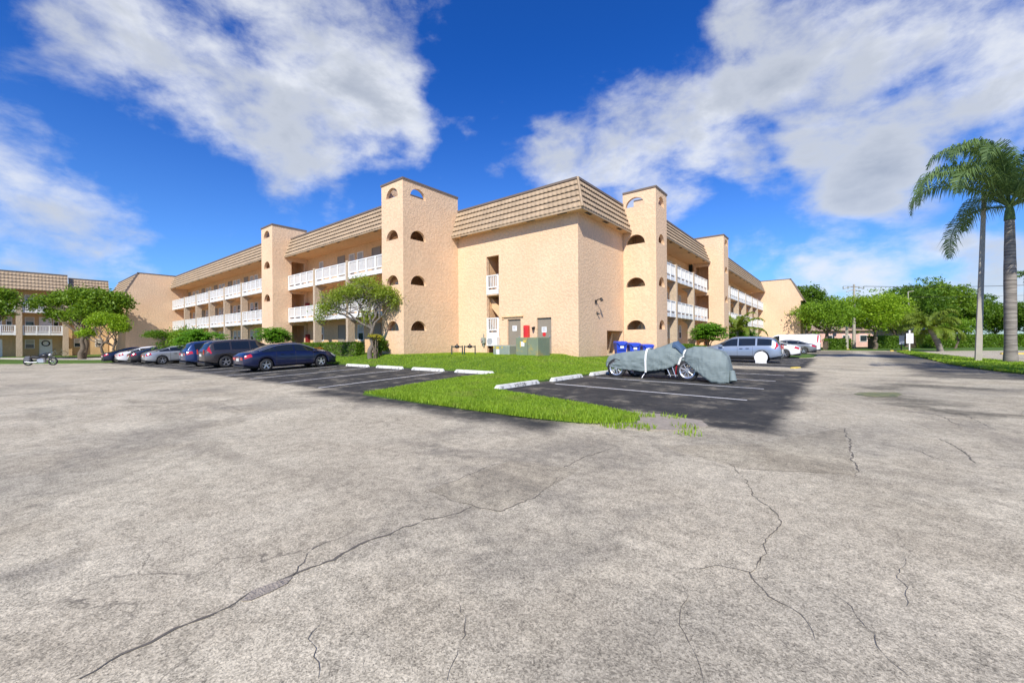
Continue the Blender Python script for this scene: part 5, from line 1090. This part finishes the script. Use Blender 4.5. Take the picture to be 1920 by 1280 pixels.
# garden fence & gate
for (lab, x0, y0, x1, y1, n_) in (('small white picket fence in front of the right wing hedge', 2.95, 11.9, 2.95, 15.2, 20), ('short brown garden gate between the hedges of the left wing', -17.75, -5.0, -17.35, -5.0, 4)):
    o = thing('garden_fence', lab, 'fence', (x0, y0, g(x0, y0)), math.atan2(y1-y0, x1-x0)); L_ = math.hypot(x1-x0, y1-y0); mm = M['white'] if n_ > 5 else M['door_grey']
    for k in range(n_): q_ = L_*k/(n_-1); MB().box(q_-.02, q_+.02, -.02, .02, 0, .85).build('picket', mm, o, False)
    MB().box(0, L_, -.015, .015, .12, .17).box(0, L_, -.015, .015, .78, .83).build('rail', mm, o, False)
# palms -----------------------------------------------------------
def palm(label, loc, h_, r0, nf, fl, lm='palm', seed=1, name='royal_palm', lean=(0, 0), droop=1., leafw=.028, leafl=.75, up=(.9, -.35), bulge=1.05, shaft=True, nl=46, azs=None, group=None, yellow=0, ld=None):
    r = random.Random(seed); o = thing(name, label, 'palm', loc, 0, group); pts = []; rad = []
    for k in range(25):
        t = k/24; pts.append((lean[0]*t**1.5, lean[1]*t**1.5, -.1+h_*t)); rad.append(r0*(1.28-.28*min(1, t*7)+.05*math.sin(t*math.pi)-.22*max(0, t-.6)/.4+.012*math.sin(k*2.1)))
    MB().tube(pts, rad, 18).build('trunk', M['palmbark'], o, False); top = Vector(pts[-1])
    if shaft: MB().tube([top-Vector((0, 0, .3)), top+Vector((0, 0, .2)), top+Vector((0, 0, .8))], [r0*.95, r0*.8, r0*.3], 12).build('crown_shaft', L['palm'] if h_ > 5 else M['bark'], o, False)
    top = top+Vector((0, 0, .45 if shaft else .1))
    for q_ in range(nf):
        az = (azs[q_] if azs and q_ < len(azs) else 2*math.pi*q_/nf*2.4+r.uniform(-.3, .3)); el_ = up[0]+(up[1]-up[0])*q_/max(1, nf-1)+r.uniform(-.1, .1); l_ = fl*r.uniform(.85, 1.12)
        p_ = top.copy(); th = el_; sp = []; n = 16
        for k in range(n+1):
            sp.append(p_.copy()); dv = Vector((math.cos(az)*math.cos(th), math.sin(az)*math.cos(th), math.sin(th))); p_ = p_+dv*l_/n; th = max(-1.5, th-droop*(.025+.5*(k/n)**1.7))
        MB_ = MB(); MB_.tube(sp, [.05*(1-k/n)+.008 for k in range(n+1)], 5); vs = []; fs = []
        for k in range(nl):
            t = .12+.88*k/nl; i = min(n-1, int(t*n)); c = sp[i].lerp(sp[i+1], t*n-i); tg = (sp[i+1]-sp[i]).normalized(); side = tg.cross(Vector((0, 0, 1))); side = side.normalized() if side.length > .05 else Vector((-math.sin(az), math.cos(az), 0)); upv = side.cross(tg)
            ll = leafl*(math.sin(math.pi*min(1, t*.85+.12))**.7)*r.uniform(.8, 1.15)
            for s_ in (-1, 1):
                d0 = (side*s_*.75+tg*.45+upv*r.uniform(-.15, .5)).normalized(); m_ = c+d0*ll*.5; e_ = c+d0*ll*.8+Vector((0, 0, -ll*.55*r.uniform(.6, 1.2)*(ld or droop))); wv = tg*leafw; b_ = len(vs)
                vs += [c-wv*.6, c+wv*.6, m_+wv, m_-wv, e_]; fs += [(b_, b_+1, b_+2, b_+3), (b_+3, b_+2, b_+4)]
        MB_.add([tuple(v) for v in vs], fs); MB_.build('frond', L['palmy'] if q_ >= nf-yellow else L[lm], o, False)
    return o
pl_ = G(1895, 679.5, .06)
# azimuth helper: view-right = 0
ar = math.atan2(RV[1], RV[0])
palm('tall royal palm with grey trunk at the right edge of the island', on(pl_[0], pl_[1], .05), 8.7, .25, 22, 6.3, seed=3, azs=[ar+a for a in (3.0, 2.5, 1.6, .8, 3.6, 3.25, 0, -.6, 2.9, 4.3, 2.2, 3.35, 5.0, .4, 3.1, 1.2, 4.7)], droop=1.05, leafw=.032, leafl=1.15, up=(1.55, .3), nl=100, ld=1.2)
p = PD(1763, 47.5); palm('short leaning palm with spreading yellow green fronds on the island tip', on(p[0], p[1], .05), 2.6, .26, 26, 3.3, 'palmy', 5, 'date_palm', lean=(-.9, -.5), droop=.75, leafw=.045, leafl=.8, nl=70, up=(1.2, -.1), shaft=False, yellow=2)
p = PD(1925, 75); palm('distant palm showing behind the royal palm trunk', on(p[0], p[1]), 12.5, .3, 12, 3.8, seed=8, name='royal_palm', leafw=.06, leafl=.9, droop=.9)
palm('young palm with bright arching fronds before the far right wing', on(3.2, 25.4), 2.3, .16, 12, 2.9, 'palmy', 9, 'young_palm', droop=.62, leafw=.045, leafl=.6, nl=60, up=(1.3, .05), shaft=False)
# out of frame palms whose shadows lie on the road
for k, (x, y, h_) in enumerate(((20.6, 2.2, 8.5), (23.0, -3.2, 9.0))): palm(['royal palm just outside the right edge shading the road', 'second royal palm outside the right edge nearer the viewer'][k], on(x, y, .05), h_, .38, 13, 4.4, seed=20+k, droop=.86, leafw=.03, leafl=1.0, up=(1.2, .1))
# trees at the back right ------------------------------------------
TR = [(1515, 66, 8.6, 9.0, 'dark', 'dark rounded tree just right of the far gable', 21, .17), (1548, 58, 9.4, 6.3, 'bright', 'flat topped bright tree with dark forked trunk beside the gable', 22, .13), (1600, 75, 8, 8.5, 'tree', 'tree behind the utility pole', 23, .17),
      (1640, 58, 8.2, 7.4, 'lime', 'bright yellow green tree right of the utility pole', 24, .13), (1700, 72, 11, 10.3, 'dark', 'tall dark tree rising behind the lime tree', 25, .2), (1762, 74, 13, 11.2, 'tree', 'largest spreading tree at the back right', 26, .2),
      (1815, 76, 9, 9.6, 'dark', 'dark domed tree left of the concrete pole', 27, .18), (1868, 78, 11, 8.2, 'tree', 'mid green tree between the concrete pole and royal palm', 28, .17), (1925, 74, 9, 7.6, 'dark', 'dark green tree at the right edge behind the royal palm', 29, .17), (1682, 62, 6, 6.0, 'olive', 'thin grey branched tree between the lime tree and the big tree', 30, .11), (1790, 57, 4.2, 3.9, 'bright', 'small bright tree behind the short palm', 31, .11)]
for (px, d, w_, top, lm, lab, sd, ls) in TR:
    p = PD(px, d); z0 = top*(.38 if px != 1548 else .45); tree('shade_tree', lab, on(p[0], p[1]), blobset(w_, top-z0*.8, z0*.8, 14, sd, rr=(.26, .42)), z0*.8, .24 if w_ > 5 else .12, 15000 if w_ > 5 else 5000, ls, lm, 'bark', 5, 'trees along the back right', .34, (rnd.uniform(-.4, .4), 0), sd)
LB = [(15, 82, 10, 14.5, 41), (75, 84, 9, 13.6, 42), (105, 80, 8, 13.9, 43), (150, 86, 8, 13.2, 44), (40, 78, 9, 13.4, 45)]
for i, (px, d, w_, top, sd) in enumerate(LB):
    p = PD(px, d); tree('background_tree', ['layered dark tree above the left building, leftmost', 'dark tree top above the middle of the left roof', 'feathery tree top above the left roof right of centre', 'low tree top above the right end of the left roof', 'dense tree top just inside the left edge above the roof'][i], on(p[0], p[1]), blobset(w_, 4.5, top-4.6, 9, sd, rr=(.18, .3)), top-5, .3, 5000, .2, 'dark', 'bark', 5, 'trees behind the left building', .3, seed=sd)
# hedges at back right
def long_hedge(label, pa, pb, h_, lm, n, th=1.0):
    a, b_ = Vector(PD(*pa)), Vector(PD(*pb)); o = thing('hedge', label, 'hedge', (a.x, a.y, g(a.x, a.y)), math.atan2(b_.y-a.y, b_.x-a.x), 'long back hedges'); L_ = (b_-a).length
    P = rng.uniform((0, -th/2, .05), (L_, th/2, h_), (n, 3)); k = rng.integers(0, 3, n); P[k == 0, 2] = h_; P[k > 0, 1] = -th/2; P += rng.normal(size=P.shape)*.09
    V, Fq = leaves(P, .13*rng.uniform(.6, 1.3, n), .55); npmesh('foliage', V, Fq, L[lm], o); MB().box(0, L_, -th/2+.15, th/2-.15, 0, h_-.15).build('stem', M['bark'], o, False)
long_hedge('dark low hedge in front of the pink house with the red garage', (1548, 56), (1588, 58), 1.4, 'dark', 3000)
long_hedge('dark clipped hedge right of the lime tree', (1632, 60), (1685, 62), 1.75, 'dark', 5000)
long_hedge('long green hedge running to the right edge behind the car park', (1712, 62), (1990, 66), 1.9, 'hedge', 16000)
# pink houses
def house(label, px, d, w_, h_, wallm, gar=False, rz=0.):
    p = PD(px, d); o = thing('house', label, 'house', (p[0], p[1], 0), ar+rz, 'pink houses beyond the hedges')
    MB().box(-w_/2, w_/2, 0, 7, -.2, h_).build('wall', M[wallm], o, False)
    r_ = MB(); r_.add([(-w_/2-.5, -.6, h_), (w_/2+.5, -.6, h_), (w_/2+.5, 7.6, h_), (-w_/2-.5, 7.6, h_), (-w_/2+1.5, 3.5, h_+1.8), (w_/2-1.5, 3.5, h_+1.8)], [(0, 1, 5, 4), (1, 2, 5), (2, 3, 4, 5), (3, 0, 4), (3, 2, 1, 0)]); r_.build('roof', M['pinkroof'], o, False)
    n = int(w_/3.2)
    for k in range(n):
        x = -w_/2+1.0+k*3.1
        if gar and k == 0: MB().box(x-.3, x+2.1, -.06, 0, 0, 2.1).build('garage_door', M['garage'], o, False)
        else:
            ww = MB().box(x, x+1.3, -.06, 0, 1.0, 2.2).build('window', M['white'], o, False); MB().box(x+.08, x+1.22, -.08, -.06, 1.08, 2.12).build('pane', M['glass'], ww, False)
house('pink house with a red garage door seen under the flat topped tree', 1572, 74, 13, 3.0, 'pink', True)
house('pink house seen between the trunks right of the utility pole', 1625, 82, 9, 3.0, 'pink')
house('pink house half hidden behind the big spreading tree', 1722, 84, 15, 3.2, 'pink')
# poles & signs ----------------------------------------------------
p = G(1834, 677, .06); o = thing('lamp_post', 'tall leaning square concrete pole left of the royal palm', 'pole', on(p[0], p[1], .0)); zt = 10.5
lx = .45*RV[0]; ly = .45*RV[1]; r0, r1 = .145, .09
MB().add([(s_*r0, t_*r0, 0) for s_, t_ in ((-1, -1), (1, -1), (1, 1), (-1, 1))]+[(lx+s_*r1, ly+t_*r1, zt) for s_, t_ in ((-1, -1), (1, -1), (1, 1), (-1, 1))], [(0, 1, 5, 4), (1, 2, 6, 5), (2, 3, 7, 6), (3, 0, 4, 7), (4, 5, 6, 7)]).build('pole', M['polec'], o, False, bevel=.02)
MB().tube([(lx, ly, zt-.2), (lx+.6, ly+.5, zt+.1), (lx+1.2, ly+1.0, zt+.1)], .04, 6).build('arm', M['blackm'], o, False)
p = PD(1601, 68); o = thing('utility_pole', 'tall power pole with crossarms and insulators above the trees', 'utility pole', on(p[0], p[1]), ar)
zt = zat(1600, 533, 68); MB().tube([(0, 0, -.2), (.1, 0, zt)], [.26, .14], 10).build('pole', M['polec'], o, False)
for z_, w_ in ((zt-.5, 1.7), (zt-1.0, 1.2)): MB().tube([(-w_, 0, z_-.25), (-w_*.5, 0, z_), (0, 0, z_+.1), (w_*.5, 0, z_), (w_, 0, z_-.25)], .06, 6).build('crossarm', M['polec'], o, False)
for x in (-1.7, -.9, .9, 1.7): MB().tube([(x, 0, zt-.75), (x, 0, zt-.35)], .08, 8).build('insulator', M['grey_box'], o, False)
MB().tube([(.35, 0, zt-3.2), (.35, 0, zt-2.1)], .24, 12).build('transformer_can', M['grey_box'], o, False)
for k, (dz_, oy) in enumerate(((-.3, -1.7), (-.3, 1.7), (-1.9, 0))):
    a = Vector((p[0]+RV[0]*oy*1., p[1]+RV[1]*oy, zt+dz_)); b_ = Vector((*PD(2600, 60), 13.5+dz_)); pts = [a.lerp(b_, t)+Vector((0, 0, -1.6*4*t*(1-t))) for t in np.linspace(0, 1, 14)]
    tag(MB().tube(pts, .02, 4).build('power_cable', M['vent'], None), ['upper left power cable running right from the utility pole', 'upper right power cable running right from the utility pole', 'lower power cable running right from the utility pole'][k], 'cable', 'power cables')
p = PD(1588, 57); o = thing('wooden_post', 'short square wooden post left of the utility pole base', 'post', on(p[0], p[1])); MB().box(-.16, .16, -.16, .16, 0, 3.4).build('post', M['polec'], o, False, bevel=.02); MB().box(-.3, .3, -.3, .3, 0, .12).build('base', M['yellow'], o, False)
for (px, d, w_, h_, z_, lab, dark) in ((1690, 50, .62, 1.1, 1.9, 'grey backed double sign on a dark post by the lot entrance', 1), (1705, 47, .8, 1.15, 2.1, 'white sign board on a leaning white post by the lot entrance', 0)):
    p = PD(px, d); o = thing('road_sign', lab, 'sign', on(p[0], p[1]), ar, 'signs by the lot entrance'); MB().box(-.05, .05, -.04, .04, 0, z_+(.35 if not dark else .2)).build('post', M['vent'] if dark else M['white'], o, False)
    MB().box(-w_/2, w_/2, -.07, -.042, z_-h_, z_).build('sign_board', M['signw'] if not dark else mat('sign_grey', (.42, .46, .55), .5), o, False)
# tall thin mast
p = PD(1708, 66); o = thing('lamp_post', 'thin grey mast among the trees behind the signs', 'pole', on(p[0], p[1])); MB().tube([(0, 0, 0), (-.3, 0, 9.0)], [.12, .07], 8).build('pole', M['polec'], o, False); MB().tube([(-.3, 0, 9), (.4, .3, 9.1)], .05, 6).build('arm', M['polec'], o, False)
# distant car glimpsed
